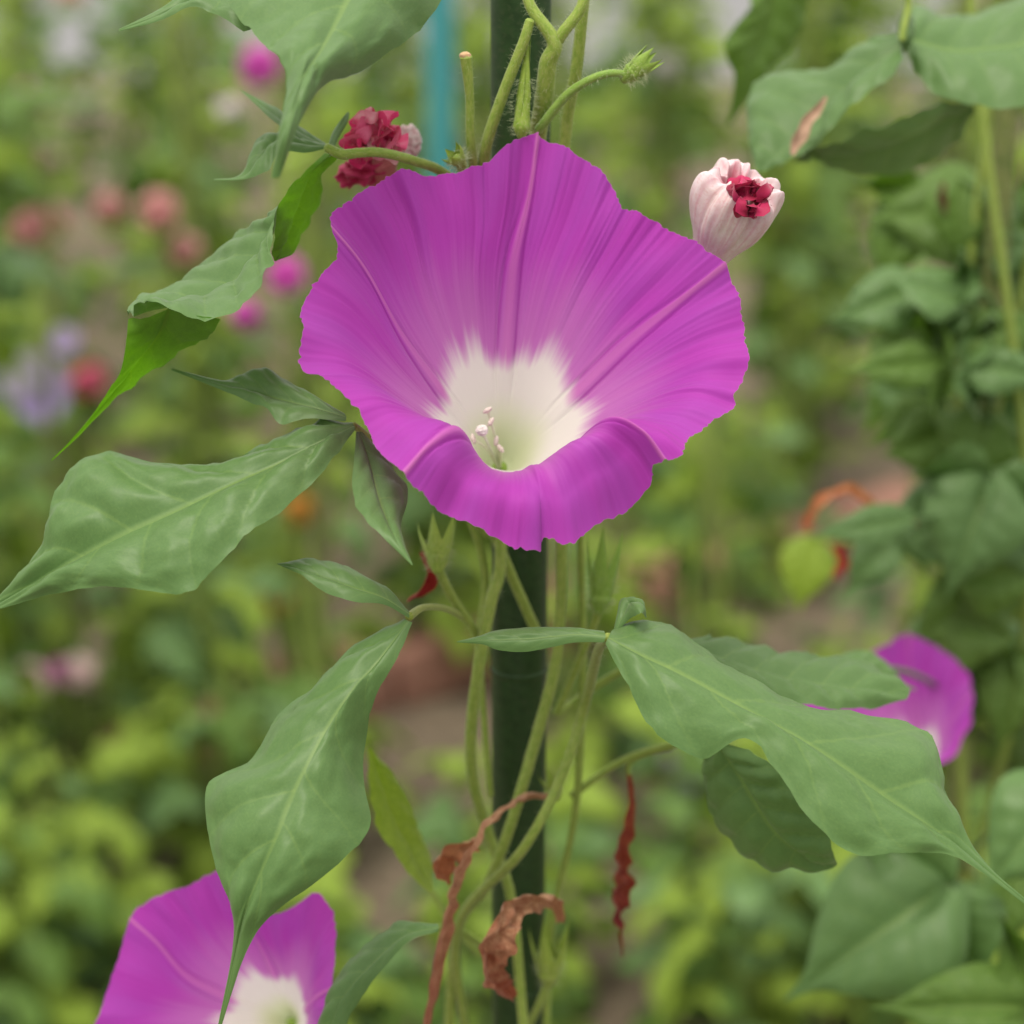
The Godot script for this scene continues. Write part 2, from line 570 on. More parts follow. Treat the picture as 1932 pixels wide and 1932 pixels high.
func stem(parent: Node3D, B: Vector3, path: Array, radii_px: Array, called := "stem", tint := Color.WHITE, fuzz := 0, label := "") -> void:
	var mb := MB.new()
	var p := pts_hug(path)
	var r := []
	for x in radii_px:
		r.append(x * PX)
	tube(mb, p, r, tint, 12, 0, 0.06)
	var o := part(parent, called, mb, mats.stem, B, label)
	if fuzz > 0:
		var hb := MB.new()
		hairs(hb, p, r, fuzz, 0.0016, Color(0.5, 0.56, 0.36))
		part(o, "hair", hb, mats.hair, B, "", "stuff")

func ribbon(parent: Node3D, B: Vector3, called: String, path: Array, widths: Array, mat: Material, tint: Color, tint2: Color, turn0: float, turn1: float, label := "") -> void:
	# a shrivelled petal or leaf: a crinkled strip that twists along its length
	var mb := MB.new()
	var p := pts_hug(path) if path[0][2] > -90.0 else pts3(path)
	var n := (path.size() - 1) * 10
	var pp := PackedVector3Array()
	var uu := PackedVector2Array()
	var cc := PackedColorArray()
	for i in n + 1:
		var s := float(i) / n
		var o := spline(p, s)
		var tang := (spline(p, minf(1.0, s + 0.01)) - spline(p, maxf(0.0, s - 0.01))).normalized()
		var side := tang.cross(cam_t.basis.z).normalized()
		var up := side.cross(tang)
		var a := lerpf(turn0, turn1, s)
		var dir := side * cos(a) + up * sin(a)
		var nrm := up * cos(a) - side * sin(a)
		var w: float = spl1(widths, s) * PX
		for j in 15:
			var t := j / 7.0 - 1.0
			var q := o + dir * w * t
			q += nrm * w * (0.8 * t * t - 0.3) + nrm * even.get_noise_3dv(q * 190.0) * w * 0.6 + nrm * sin(t * 7.0 + s * 5.0) * w * 0.12
			q += dir * even.get_noise_3dv(q * 130.0 + Vector3(9, 9, 9)) * w * 0.4
			pp.append(q)
			uu.append(Vector2(s * 2.0, t * 0.5 + 0.5))
			cc.append(tint.lerp(tint2, clampf(s + noise.get_noise_3dv(q * 260.0) * 0.6, 0.0, 1.0)))
	mb.grid(n + 1, 15, pp, uu, cc)
	part(parent, called, mb, mat, B, label)

# ---------------------------------------------------------------- leaves of the rear vines
func rear_leaf(seed_: int, size: float) -> ArrayMesh:
	# petiole from the origin along +x and then a three-lobed drooping blade
	var r := RandomNumberGenerator.new()
	r.seed = seed_
	var mb := MB.new()
	var reach := size * r.randf_range(0.5, 0.9)
	var rise := size * r.randf_range(0.0, 0.3)
	var tip := Vector3(reach, rise, 0)
	tube(mb, PackedVector3Array([Vector3.ZERO, Vector3(reach * 0.5, rise * 0.9, 0), tip]), [0.0013, 0.0011, 0.001], Color(0.9, 1, 0.8), 5, 6)
	var droop := r.randf_range(0.2, 1.0)
	var angles := [0.0, r.randf_range(1.0, 1.3), -r.randf_range(1.0, 1.3)]
	for k in 3:
		var a: float = angles[k]
		var ln := size * (1.0 if k == 0 else r.randf_range(0.5, 0.68))
		var wd := size * (0.27 if k == 0 else 0.2) * r.randf_range(0.8, 1.25)
		var dirh := Vector3(cos(a), 0, sin(a))
		var sideh := Vector3(-sin(a), 0, cos(a))
		var L := PackedVector3Array()
		var M := PackedVector3Array()
		var R := PackedVector3Array()
		var wid := [0.1, 0.6, 0.75, 1.0, 0.75, 0.2, 0.0]
		for i in 7:
			var s := i / 6.0
			var o := tip + dirh * ln * s * (1.0 - 0.25 * droop * s) + Vector3(0, -1, 0) * ln * droop * s * s * 0.7 + Vector3(0, 0.06 * size * sin(PI * s), 0)
			M.append(o)
			var sag := Vector3(0, r.randf_range(-0.35, 0.25) * wd, 0)
			L.append(o - sideh * wd * wid[i] + sag)
			R.append(o + sideh * wd * wid[i] + sag)
		lobe(mb, L, M, R, 14, 8, 0.12, 0.0005)
	return mb.mesh()

func rear_vine(at: Vector3, height: float, leaves: int, seed_: int, lime_share: float, leafs: Array, blooms: Array, label: String, group: String, reach := 1.0, y0 := 0.03, top_share := 1.0) -> Node3D:
	var r := RandomNumberGenerator.new()
	r.seed = seed_
	var v := thing("morning_glory_vine", label, "vine", at, group)
	for st in 3 + seed_ % 2:
		var mb := MB.new()
		var path := PackedVector3Array()
		var ph := r.randf() * TAU
		var steps := 16
		for i in steps + 1:
			var y := height * i / steps
			var a := ph + y * (9.0 + st * 2.0)
			var rad := 0.011 + 0.006 * st + 0.004 * sin(y * 23.0 + st)
			path.append(Vector3(cos(a) * rad, y, sin(a) * rad))
		tube(mb, path, [0.004, 0.0034, 0.0022], Color(1.1, 1.1, 1), 6, 60)
		part(v, "stem", mb, mats.stem, Vector3.ZERO)
	for k in leaves:
		var o := MeshInstance3D.new()
		o.name = "leaf"
		o.mesh = leafs[r.randi() % leafs.size()]
		var x := r.randf()
		o.material_override = mats.leaf_lime if x < lime_share else (mats.leaf_mid if x < lime_share + (1.0 - lime_share) * 0.6 else mats.leaf)
		var y := lerpf(y0, height * (top_share if k % 4 else 1.0), r.randf())
		var a := r.randf() * TAU
		var b := Basis(Vector3.UP, a) * Basis(Vector3(1, 0, 0), r.randfn() * 0.45) * Basis(Vector3(0, 0, 1), r.randfn() * 0.35 - 0.1)
		var sc := r.randf_range(0.4, 1.25) * reach
		o.transform = Transform3D(b.scaled(Vector3(sc, sc, sc)), Vector3(cos(a) * 0.012, y, -sin(a) * 0.012))
		v.add_child(o, true)
	for bl in blooms:
		# bl: [height, azimuth, distance out, kind, size]
		var q := Vector3(cos(bl[1]) * bl[2], bl[0], sin(bl[1]) * bl[2])
		rear_bloom(v, q, Vector3(cos(bl[1]), 0.4, sin(bl[1])).normalized(), bl[3], bl[4])
	return v

func rear_bloom(v: Node3D, q: Vector3, dir: Vector3, kind: String, size: float) -> void:
	var f := Node3D.new()
	f.name = "flower"
	v.add_child(f, true)
	var mb := MB.new()
	tube(mb, PackedVector3Array([Vector3(0, q.y - 0.04, 0), Vector3(q.x * 0.5, q.y - 0.03, q.z * 0.5), q - dir * size * 1.25]), [0.0014, 0.0012, 0.0016], Color.WHITE, 6, 10)
	part(f, "stalk", mb, mats.stem, Vector3.ZERO)
	if kind == "open" or kind == "lavender":
		var e2 := (Vector3.UP - dir * dir.y).normalized()
		var e1 := e2.cross(dir)
		var k := size / 0.047
		var cb := corolla(q, dir, e1, e2, plain_rim(size, size * 0.12, 5), k, [3, 3, 3, 3, 3, 3, 3, 3, 3, 3], [3, 3, 3, 3, 3, 3, 3, 3, 3, 3], [], 100, 26, PI / 2.0)
		part(f, "corolla", cb, mats.petal if kind == "open" else mats.petal_lav, Vector3.ZERO)
	else:
		var cols := {"magenta": [Color(0.5, 0.03, 0.36), Color(0.62, 0.1, 0.5)], "pink": [Color(0.5, 0.16, 0.17), Color(0.66, 0.36, 0.34)], "red": [Color(0.4, 0.015, 0.08), Color(0.62, 0.12, 0.2)], "blush": [Color(0.75, 0.5, 0.5), Color(0.8, 0.62, 0.62)], "orange": [Color(0.5, 0.19, 0.02), Color(0.62, 0.3, 0.04)], "white": [Color(0.6, 0.58, 0.6), Color(0.75, 0.72, 0.74)]}
		var c: Array = cols[kind]
		var bb := MB.new()
		crumple(bb, q, dir, size * 0.5, 1.35, 0.5, 0.8, c[0], c[1], int(q.x * 9999.0) + 7, 22)
		part(f, "faded_bloom", bb, mats.bloom, Vector3.ZERO)

func garden_stake(foot: Vector3, top: Vector3, radius: float, mat: Material, label: String, group := "", rings := true) -> Node3D:
	var st := thing("garden_stake", label, "stake", foot, group)
	var mb := MB.new()
	var path := PackedVector3Array([Vector3(0, -0.05, 0), (top - foot) * 0.5, top - foot])
	tube(mb, path, [radius, radius, radius], Color.WHITE, 18, 60)
	part(st, "rod", mb, mat, Vector3.ZERO)
	# moulded rings of the plastic sleeve
	var len_ := (top - foot).length()
	var dir := (top - foot).normalized()
	var y := 0.09
	while rings and y < len_ - 0.02:
		var nb := MB.new()
		tube(nb, PackedVector3Array([dir * (y - 0.0012), dir * y, dir * (y + 0.0012)]), [radius * 0.98, radius * 1.06, radius * 0.98], Color.WHITE, 18, 6)
		part(st, "ring", nb, mat, Vector3.ZERO)
		y += 0.094
	var cb := MB.new()
	tube(cb, PackedVector3Array([dir * (len_ - 0.004), dir * len_, dir * (len_ + 0.01)]), [radius * 1.12, radius * 1.12, radius * 0.5], Color.WHITE, 18, 6)
	part(st, "cap", cb, mat, Vector3.ZERO)
	return st

# ---------------------------------------------------------------- the scene
func _ready() -> void:
	rng.seed = 4
	noise.seed = 2
	noise.frequency = 1.0
	noise.noise_type = FastNoiseLite.TYPE_SIMPLEX_SMOOTH
	noise.fractal_octaves = 3
	even.seed = 9
	even.frequency = 1.0
	even.noise_type = FastNoiseLite.TYPE_SIMPLEX_SMOOTH
	even.fractal_type = FastNoiseLite.FRACTAL_NONE
	# camera
	var cam := Camera3D.new()
	cam.name = "camera"
	add_child(cam)
	cam.position = Vector3(0, 1.05, 0)
	cam.rotation_degrees = Vector3(-18, 0, 0)
	var lens := CameraAttributesPhysical.new()
	lens.frustum_focal_length = 49.0
	lens.frustum_focus_distance = 0.458
	lens.frustum_near = 0.02
	lens.frustum_far = 200.0
	lens.exposure_aperture = 6.0
	cam.attributes = lens
	cam.fov = rad_to_deg(2.0 * atan(T))
	cam.near = 0.02
	cam.far = 200.0
	cam.current = true
	cam_t = cam.transform
	# a bright overcast sky and what is left of the sun
	var we := WorldEnvironment.new()
	we.name = "environment"
	var env := Environment.new()
	env.background_mode = Environment.BG_SKY
	var sky := Sky.new()
	var sm := ProceduralSkyMaterial.new()
	sm.sky_top_color = Color(1.0, 0.99, 0.96)
	sm.sky_horizon_color = Color(0.62, 0.62, 0.6)
	sm.sky_curve = 0.6
	sm.ground_horizon_color = Color(0.4, 0.42, 0.36)
	sm.ground_bottom_color = Color(0.2, 0.2, 0.16)
	sm.sun_angle_max = 1.0
	sky.sky_material = sm
	env.sky = sky
	env.tonemap_mode = Environment.TONE_MAPPER_LINEAR
	env.tonemap_exposure = 2.12
	env.sdfgi_enabled = true
	env.ssao_enabled = true
	env.ssil_enabled = true
	we.environment = env
	add_child(we)
	var sun := DirectionalLight3D.new()
	sun.name = "sun"
	sun.light_energy = 0.5
	sun.light_angular_distance = 25.0
	sun.light_color = Color(1.0, 0.97, 0.92)
	sun.shadow_enabled = true
	sun.rotation_degrees = Vector3(-66, -30, 0)
	add_child(sun)

	make_materials()
	build_ground()
	build_rear()
	build_near_right()
	build_main()

func sheet(x0: float, x1: float, z0: float, z1: float, y: float, nx: int, nz: int, rough: float) -> MB:
	var mb := MB.new()
	var pp := PackedVector3Array()
	var uu := PackedVector2Array()
	for i in nz + 1:
		for j in nx + 1:
			var x := lerpf(x0, x1, float(j) / nx)
			var z := lerpf(z0, z1, float(i) / nz)
			pp.append(Vector3(x, y + noise.get_noise_2d(x * 9.0, z * 9.0) * rough + noise.get_noise_2d(x * 2.0, z * 2.0) * rough * 2.0, z))
			uu.append(Vector2(x, z))
	mb.grid(nz + 1, nx + 1, pp, uu, PackedColorArray([Color.WHITE]))
	return mb

func build_ground() -> void:
	structure("ground", sheet(-60, 60, -120, 20, -0.06, 4, 4, 0.0), mats.path)
	structure("soil_bed", sheet(-6, 6, -9.5, 1.5, -0.004, 160, 160, 0.012), mats.soil)
	# a row of bricks edging the bed behind, slanting away to the right
	var edge := thing("brick_edging", "row of weathered red bricks laid flat along the planting bed", "edging", Vector3(-0.75, 0, -2.0))
	var bm := box(0.2, 0.075, 0.095)
	for k in 9:
		var o := MeshInstance3D.new()
		o.name = "brick"
		o.mesh = bm
		o.material_override = mats.brick
		o.position = Vector3(0.165 * k, 0.03 + rng.randf_range(-0.006, 0.006), -0.135 * k)
		o.rotation = Vector3(rng.randfn() * 0.02, 0.686 + rng.randfn() * 0.03, rng.randfn() * 0.02)
		edge.add_child(o, true)

func box(x: float, y: float, z: float) -> ArrayMesh:
	# a brick with rounded arrises
	var mb := MB.new()
	var pp := PackedVector3Array()
	var uu := PackedVector2Array()
	var e := 0.006
	for ring in [[-y / 2, e, 1.0], [-y / 2 + e, 0.0, 1.0], [y / 2 - e, 0.0, 1.0], [y / 2, e, 1.0], [y / 2, 0.0, 0.0]]:
		var hx: float = (x / 2 - ring[1]) * ring[2]
		var hz: float = (z / 2 - ring[1]) * ring[2]
		for q in [[-1, -1, 1, 0], [-1, -1, 0, 1], [-1, 1, 0, -1], [-1, 1, 1, 0], [1, 1, -1, 0], [1, 1, 0, -1], [1, -1, 0, 1], [1, -1, -1, 0], [-1, -1, 1, 0]]:
			pp.append(Vector3(q[0] * hx + q[2] * e * ring[2], ring[0], q[1] * hz + q[3] * e * ring[2]))
			uu.append(Vector2(q[0], q[1]))
	mb.grid(5, 9, pp, uu, PackedColorArray([Color.WHITE]), true)
	return mb.mesh()

func ground_at(u: float, dist: float) -> Vector3:
	# a point on the soil at that distance, in the direction of that column of the photograph
	return Vector3((u - HALF) / HALF * T * dist * 1.05, 0, -dist)

func build_rear() -> void:
	mats.petal_lav = mats.petal.duplicate()
	mats.petal_lav.albedo_texture = null
	mats.petal_lav.albedo_color = lin(0.3, 0.2, 0.52)
	var leafs := []
	for k in 8:
		leafs.append(rear_leaf(100 + k, 0.05 + 0.007 * (k % 4)))
	var r := RandomNumberGenerator.new()
	r.seed = 77
	var group := "vines on stakes in the rear rows"
	var places := ["in the row nearest behind the flower", "in the row before the brick edging", "along the brick edging", "in the row past the bricks", "in the middle rows past the bricks", "in the rows near the path", "in the rows near the path", "in the rows near the path", "in the last row along the path"]
	var plain := "out of focus leafy vine twining up a stake in the rear rows"
	var rows := [[1.9, 0.36], [2.25, 0.36], [2.75, 0.36], [3.3, 0.36], [3.8, 0.36], [4.5, 0.4], [5.3, 0.44], [6.3, 0.48], [7.6, 0.55]]
	var kinds := ["pink", "magenta", "blush", "white", "pink", "pink"]
	var count := 0
	for row in rows:
		var dist: float = row[0]
		var half := T * dist * 1.06 + 0.42
		var x := -half + r.randf() * 0.1
		while x < half:
			var u := HALF + x / (T * dist * 1.05) * HALF
			var jit := r.randf_range(-0.08, 0.08)
			var skip := dist < 2.4 and u > 440.0 and u < 1720.0   # the gap behind the flower
			if dist > 2.3 and dist < 3.0 and u > 1500.0 and u < 1690.0:
				skip = true
			if not skip:
				var h := clampf(r.randf_range(0.85, 1.25), 0.0, 2.0)
				var at := Vector3(x + r.randf_range(-0.05, 0.05), 0, -dist + jit)
				var blooms := []
				for b in r.randi() % 3:
					blooms.append([r.randf_range(0.1, h * 0.8), r.randf() * TAU, r.randf_range(0.04, 0.09), kinds[r.randi() % kinds.size()], r.randf_range(0.022, 0.034)])
				var what := plain
				if blooms.size() > 0:
					what = "out of focus vine with %s %s faded bloom %s" % ["an" if blooms[0][3] == "orange" else "a", blooms[0][3], places[rows.find(row)]]
				else:
					what = "out of focus leafy vine without blooms " + places[rows.find(row)]
				rear_vine(at, h, 120 if dist < 3.0 else 110, 900 + count, 0.5, leafs, blooms, what, group, 1.0 if dist < 3.0 else 1.15, 0.02, 0.75 if dist < 3.5 else 0.6)
				garden_stake(at, at + Vector3(r.randf_range(-0.03, 0.03), h + 0.1, r.randf_range(-0.03, 0.03)), 0.0042, mats.cane, "slim green cane carrying a vine in the rear rows", "stakes of the rear rows", false)
				count += 1
			x += row[1] * r.randf_range(0.8, 1.2)
	# young vines without stakes spreading low over the bed
	for band in [[1.58, 0.17], [1.7, 0.18], [1.85, 0.2], [2.1, 0.22], [2.35, 0.24], [2.9, 0.3], [3.6, 0.4]]:
		var half2: float = T * band[0] * 1.06 + 0.3
		var xx := -half2
		while xx < half2:
			var at2 := Vector3(xx + r.randf_range(-0.05, 0.05), 0, -band[0] + r.randf_range(-0.09, 0.09))
			var u2 := HALF + at2.x / (T * -at2.z * 1.05) * HALF
			var bare: bool = (u2 > 1480.0 and u2 < 1700.0 and band[0] > 2.3) or (u2 > 620.0 and u2 < 800.0 and band[0] < 1.8) or (u2 > 430.0 and u2 < 820.0 and band[0] > 1.8 and band[0] < 2.6)
			if not bare:
				rear_vine(at2, r.randf_range(0.16, 0.4) if band[0] > 1.8 else r.randf_range(0.12, 0.3), 68, 2000 + count, 0.5, leafs, [], "low young vine without a stake " + ("at the near edge of the bed" if band[0] < 1.8 else ("in front of the brick edging" if band[0] < 2.3 else "behind the brick edging")), "low young vines over the bed", 0.95, 0.02)
				count += 1
			xx += band[1] * r.randf_range(0.8, 1.25)
	# blooms of the rear rows that stand out in the photograph
	rear_special(55, 740, 2.1, "lavender", 0.042, "rear vine with a pale lavender bloom beside a red faded one", leafs, [[168, 718, "red", 0.03], [120, 640, "lavender", 0.016]])
	rear_special(540, 520, 1.95, "magenta", 0.03, "rear vine with two round magenta rolled blooms close together", leafs, [[462, 592, "magenta", 0.024]])
	rear_special(490, 125, 2.3, "magenta", 0.036, "rear vine with one magenta rolled bloom high on it", leafs, [[430, 210, "white", 0.02]])
	rear_special(300, 400, 2.3, "pink", 0.036, "rear vine carrying four dusty pink faded blooms", leafs, [[205, 395, "pink", 0.03], [345, 470, "pink", 0.03], [105, 415, "pink", 0.026]])
	rear_special(60, 1285, 1.9, "blush", 0.03, "rear vine with a pair of blush and purple rolled blooms", leafs, [[150, 1270, "blush", 0.027], [110, 1268, "magenta", 0.02]])
	rear_special(520, 1125, 2.0, "orange", 0.026, "rear vine with two yellowed orange leaves rolled up", leafs, [[565, 960, "orange", 0.026]])
	rear_special(1300, 1442, 1.95, "lavender", 0.026, "low rear vine with one violet and white bloom", leafs, [[1290, 1490, "white", 0.022]])
	for q in [[850.0, 2.52, 0.42], [800.0, 2.62, 0.38]]:
		rear_vine(ground_at(q[0], q[1]), q[2], 60, int(q[0]), 0.6, leafs, [], "leafy young vine growing in front of the teal pole", "young vines at the foot of the teal pole", 1.0, 0.05)
	var teal_foot := ground_at(840, 2.72)
	garden_stake(teal_foot, teal_foot + Vector3(-0.0, 1.6, 0), 0.019, mats.teal, "thick teal blue pole standing behind the flower", "", false)

func rear_special(u: float, v: float, dist: float, kind: String, size: float, label: String, leafs: Array, more: Array) -> void:
	# the bloom hangs in its direction at the distance of its row; the vine stands on the soil just behind it
	var eye := cam_t.origin
	var dir := (W(u, v) - eye)
	var q := eye + dir * (dist / -dir.z)
	var at := Vector3(q.x + 0.02, 0, q.z - 0.07)
	var h := maxf(q.y + 0.12, 0.5)
	var v_ := rear_vine(at, h, 34, int(u + v), 0.6, leafs, [], label, "", 0.9)
	garden_stake(at, at + Vector3(0, h + 0.08, 0), 0.0042, mats.cane, "slim cane of the " + label.trim_prefix("low ").trim_prefix("rear "), "", false)
	rear_bloom(v_, q - at, (eye - q + Vector3(0.2, 0.3, 0)).normalized(), kind, size)
	for m in more:
		var d2 := (W(m[0], m[1]) - eye)
		var q2 := eye + d2 * ((dist + 0.02) / -d2.z)
		rear_bloom(v_, q2 - at, (eye - q2 + Vector3(-0.3, 0.4, 0)).normalized(), m[2], m[3])

# a single blurred leaf given by its middle, its length and the direction of its tip in the picture
func leaf_blob(parent: Node3D, B: Vector3, u: float, v: float, d: float, length: float, width: float, deg: float, tilt: float, mat: Material, attach: Vector3, lobes := true, label := "") -> void:
	var mb := MB.new()
	var a := deg_to_rad(deg)
	var dx := cos(a)
	var dy := -sin(a)
	var k := (D - d * 0.001) / D
	var wid := [0.3, 0.85, 1.0, 0.85, 0.55, 0.15, 0.0]
	var list := []
	for i in 7:
		var s := i / 6.0 - 0.5
		var mu := u + dx * length * s
		var mv := v + dy * length * s
		var w: float = wid[i] * width
		var sx := -dy * w
		var sy := dx * w
		# tilt: the edge that is higher in the picture lies further back, so that the blade faces up
		var dd := tilt * w * 0.1139
		var up_l := 1.0 if sy > 0.0 else -1.0
		var bend := -18.0 * s * s
		list.append([mu - sx, mv - sy, d - dd * up_l + bend, mu, mv, d + bend, mu + sx, mv + sy, d + dd * up_l + bend])
	lobe_px(mb, list, 0.14, 0.0004, 30, 18)
	if lobes:
		for side in [-1, 1]:
			var a2: float = a + side * 1.25
			var l2 := length * 0.55
			var bx := u - dx * length * 0.46
			var by := v - dy * length * 0.46
			var list2 := []
			for i in 7:
				var s2 := i / 6.0
				var w2: float = wid[i] * width * 0.6
				var mu2 := bx + cos(a2) * l2 * s2
				var mv2 := by - sin(a2) * l2 * s2
				list2.append([mu2 - sin(a2) * w2, mv2 - cos(a2) * w2, d - 4 + 6 * s2, mu2, mv2, d - 5 - 12 * s2 * s2, mu2 + sin(a2) * w2, mv2 + cos(a2) * w2, d + 2])
			lobe_px(mb, list2, 0.12, 0.0004, 24, 14)
	# petiole back to the stem
	var start := W(u - dx * length * 0.5, v - dy * length * 0.5, d - 4.5)
	var mid := start.lerp(attach, 0.5) + Vector3(0, 0.006, 0)
	tube(mb, PackedVector3Array([attach, mid, start]), [0.0012, 0.001, 0.0009], Color.WHITE, 7, 10)
	part(parent, "leaf", mb, mat, B, label)

func build_near_right() -> void:
	# the vine on the next stake, a hand's breadth further back
	var foot := Vector3(W(1850, 900, -285).x, 0, W(1850, 900, -285).z)
	var B := foot
	garden_stake(foot, foot + Vector3(0.0, 1.28, 0.0), 0.0042, mats.cane, "slim green cane of the vine with a white-throated bloom beside it")
	var v := thing("morning_glory_vine", "out of focus vine with dark leaves and one white-throated magenta bloom", "vine", B)
	for st in 3:
		var mb := MB.new()
		var path := PackedVector3Array()
		for i in 25:
			var y := 1.2 * i / 24.0
			var a := y * 11.0 + st * 2.1
			path.append(foot + Vector3(cos(a) * (0.009 + 0.005 * st), y, sin(a) * (0.009 + 0.005 * st)))
		tube(mb, path, [0.0024, 0.0018, 0.0012], Color.WHITE, 8, 80)
		part(v, "stem", mb, mats.stem, B)
	var dd := -270.0
	var specs := [
		# u, v, depth, length, half width, tip direction, tilt, material, side lobes
		[1650, 575, -265, 190, 62, 200, 0.7, "leaf", false], [1745, 545, -250, 170, 50, 160, 1.6, "leaf", true], [1690, 690, -250, 210, 45, 185, 0.5, "leaf_mid", true],
		[1795, 690, -290, 130, 45, 250, 0.4, "leaf", false], [1890, 620, -255, 190, 45, 10, 0.8, "leaf_mid", false], [1905, 700, -250, 180, 50, 350, 0.6, "leaf", true],
		[1900, 830, -300, 250, 80, 285, -0.4, "leaf", false], [1830, 1010, -255, 260, 105, 250, 0.25, "leaf", true], [1625, 995, -240, 200, 38, 190, 0.9, "leaf", false],
		[1640, 1065, -270, 150, 50, 230, 0.8, "leaf", false], [1520, 1085, -420, 150, 55, 260, 0.8, "leaf_lime", false], [1900, 470, -270, 170, 50, 20, 0.5, "leaf", false],
		[1820, 400, -290, 130, 24, 80, 0.4, "leaf_mid", false], [1890, 930, -280, 200, 70, 300, 0.3, "leaf_mid", false], [1700, 800, -300, 150, 40, 220, 0.6, "leaf_mid", false],
		[1870, 1150, -290, 200, 60, 280, 0.5, "leaf_mid", true], [1900, 1330, -290, 200, 60, 260, 0.3, "leaf_mid", true], [1940, 1580, -180, 280, 110, 230, 0.6, "leaf", false],
		[1640, 1775, -190, 400, 150, 215, 0.45, "leaf", true], [1800, 1900, -170, 330, 85, 180, 0.5, "leaf_mid", true], [1890, 1730, -240, 220, 60, 250, 0.0, "leaf_mid", false], [1650, 1280, -130, 170, 45, 345, 0.9, "leaf", false],
	]
	var r2 := RandomNumberGenerator.new()
	r2.seed = 31
	for k in 30:
		var uu2 := r2.randf_range(1690, 1960)
		var vv2 := r2.randf_range(380, 1300)
		specs.append([uu2, vv2, r2.randf_range(-345, -265), r2.randf_range(140, 250), r2.randf_range(55, 92), (r2.randf_range(170, 300) if uu2 < 1850 else r2.randf_range(-110, 40)), r2.randf_range(-0.2, 1.0), ["leaf", "leaf_mid", "leaf_mid"][k % 3], k % 5 == 0])
	for s in specs:
		var ray := W(1850, s[1] + 40.0) - cam_t.origin
		var att := foot + Vector3(0, clampf(cam_t.origin.y + ray.y * (foot.z / ray.z), 0.05, 1.2), 0.008)
		leaf_blob(v, B, s[0], s[1], s[2], s[3], s[4], s[5], s[6], mats[s[7]], att, s[8])
	# its bloom, seen from the side, opening to the upper left
	var f := Node3D.new()
	f.name = "flower"
	f.set_meta("label", "magenta bloom with white throat seen half from the side")
	v.add_child(f, true)
	var C := W(1655, 1345, -240)
	var A := (cam_t.basis * Vector3(-0.5, 0.62, 0.58)).normalized()
	var e2 := (cam_t.basis.y - A * cam_t.basis.y.dot(A)).normalized()
	var e1 := e2.cross(A)
	var cb := corolla(C, A, e1, e2, plain_rim(0.033, 0.005, 8), 0.68, [3, 3, 3, 3, 3, 3, 3, 3, 3, 3], [3, 3, 3, 3, 3, 3, 3, 3, 3, 3], [], 160, 40, PI / 2.0)
	part(f, "corolla", cb, mats.petal, B)
	var sb := MB.new()
	tube(sb, PackedVector3Array([C - A * 0.041, C - A * 0.06 + Vector3(0.004, -0.008, 0), foot + Vector3(0.006, C.y - 0.09, 0.008)]), [0.0022, 0.0012, 0.0014], Color.WHITE, 8, 14)
	part(f, "stalk", sb, mats.stem, B)
	ribbon(v, B, "withered_leaf", [[1520, 1000, -262], [1555, 945, -258], [1605, 925, -258], [1665, 965, -262], [1760, 1000, -275]], [16, 20, 20, 14, 5], mats.dry, Color(0.95, 0.6, 0.5), Color(1, 0.8, 0.5), 0.9, 1.2, "orange brown withered leaf arching over a green one")
	ribbon(v, B, "withered_flower", [[1577, 1030, -262], [1583, 1060, -262], [1572, 1090, -262]], [14, 22, 14], mats.dry, Color(0.9, 0.1, 0.12), Color(0.7, 0.08, 0.1), 0.3, 1.2, "dark red shrivelled bloom hanging under a leaf")
	ribbon(v, B, "withered_flower", [[1778, 345, -262], [1774, 375, -262], [1782, 405, -262]], [10, 18, 8], mats.dry, Color(0.25, 0.04, 0.04), Color(0.15, 0.03, 0.03), 0.3, 1.2, "blackish red shrivelled bloom near the top of the stem")

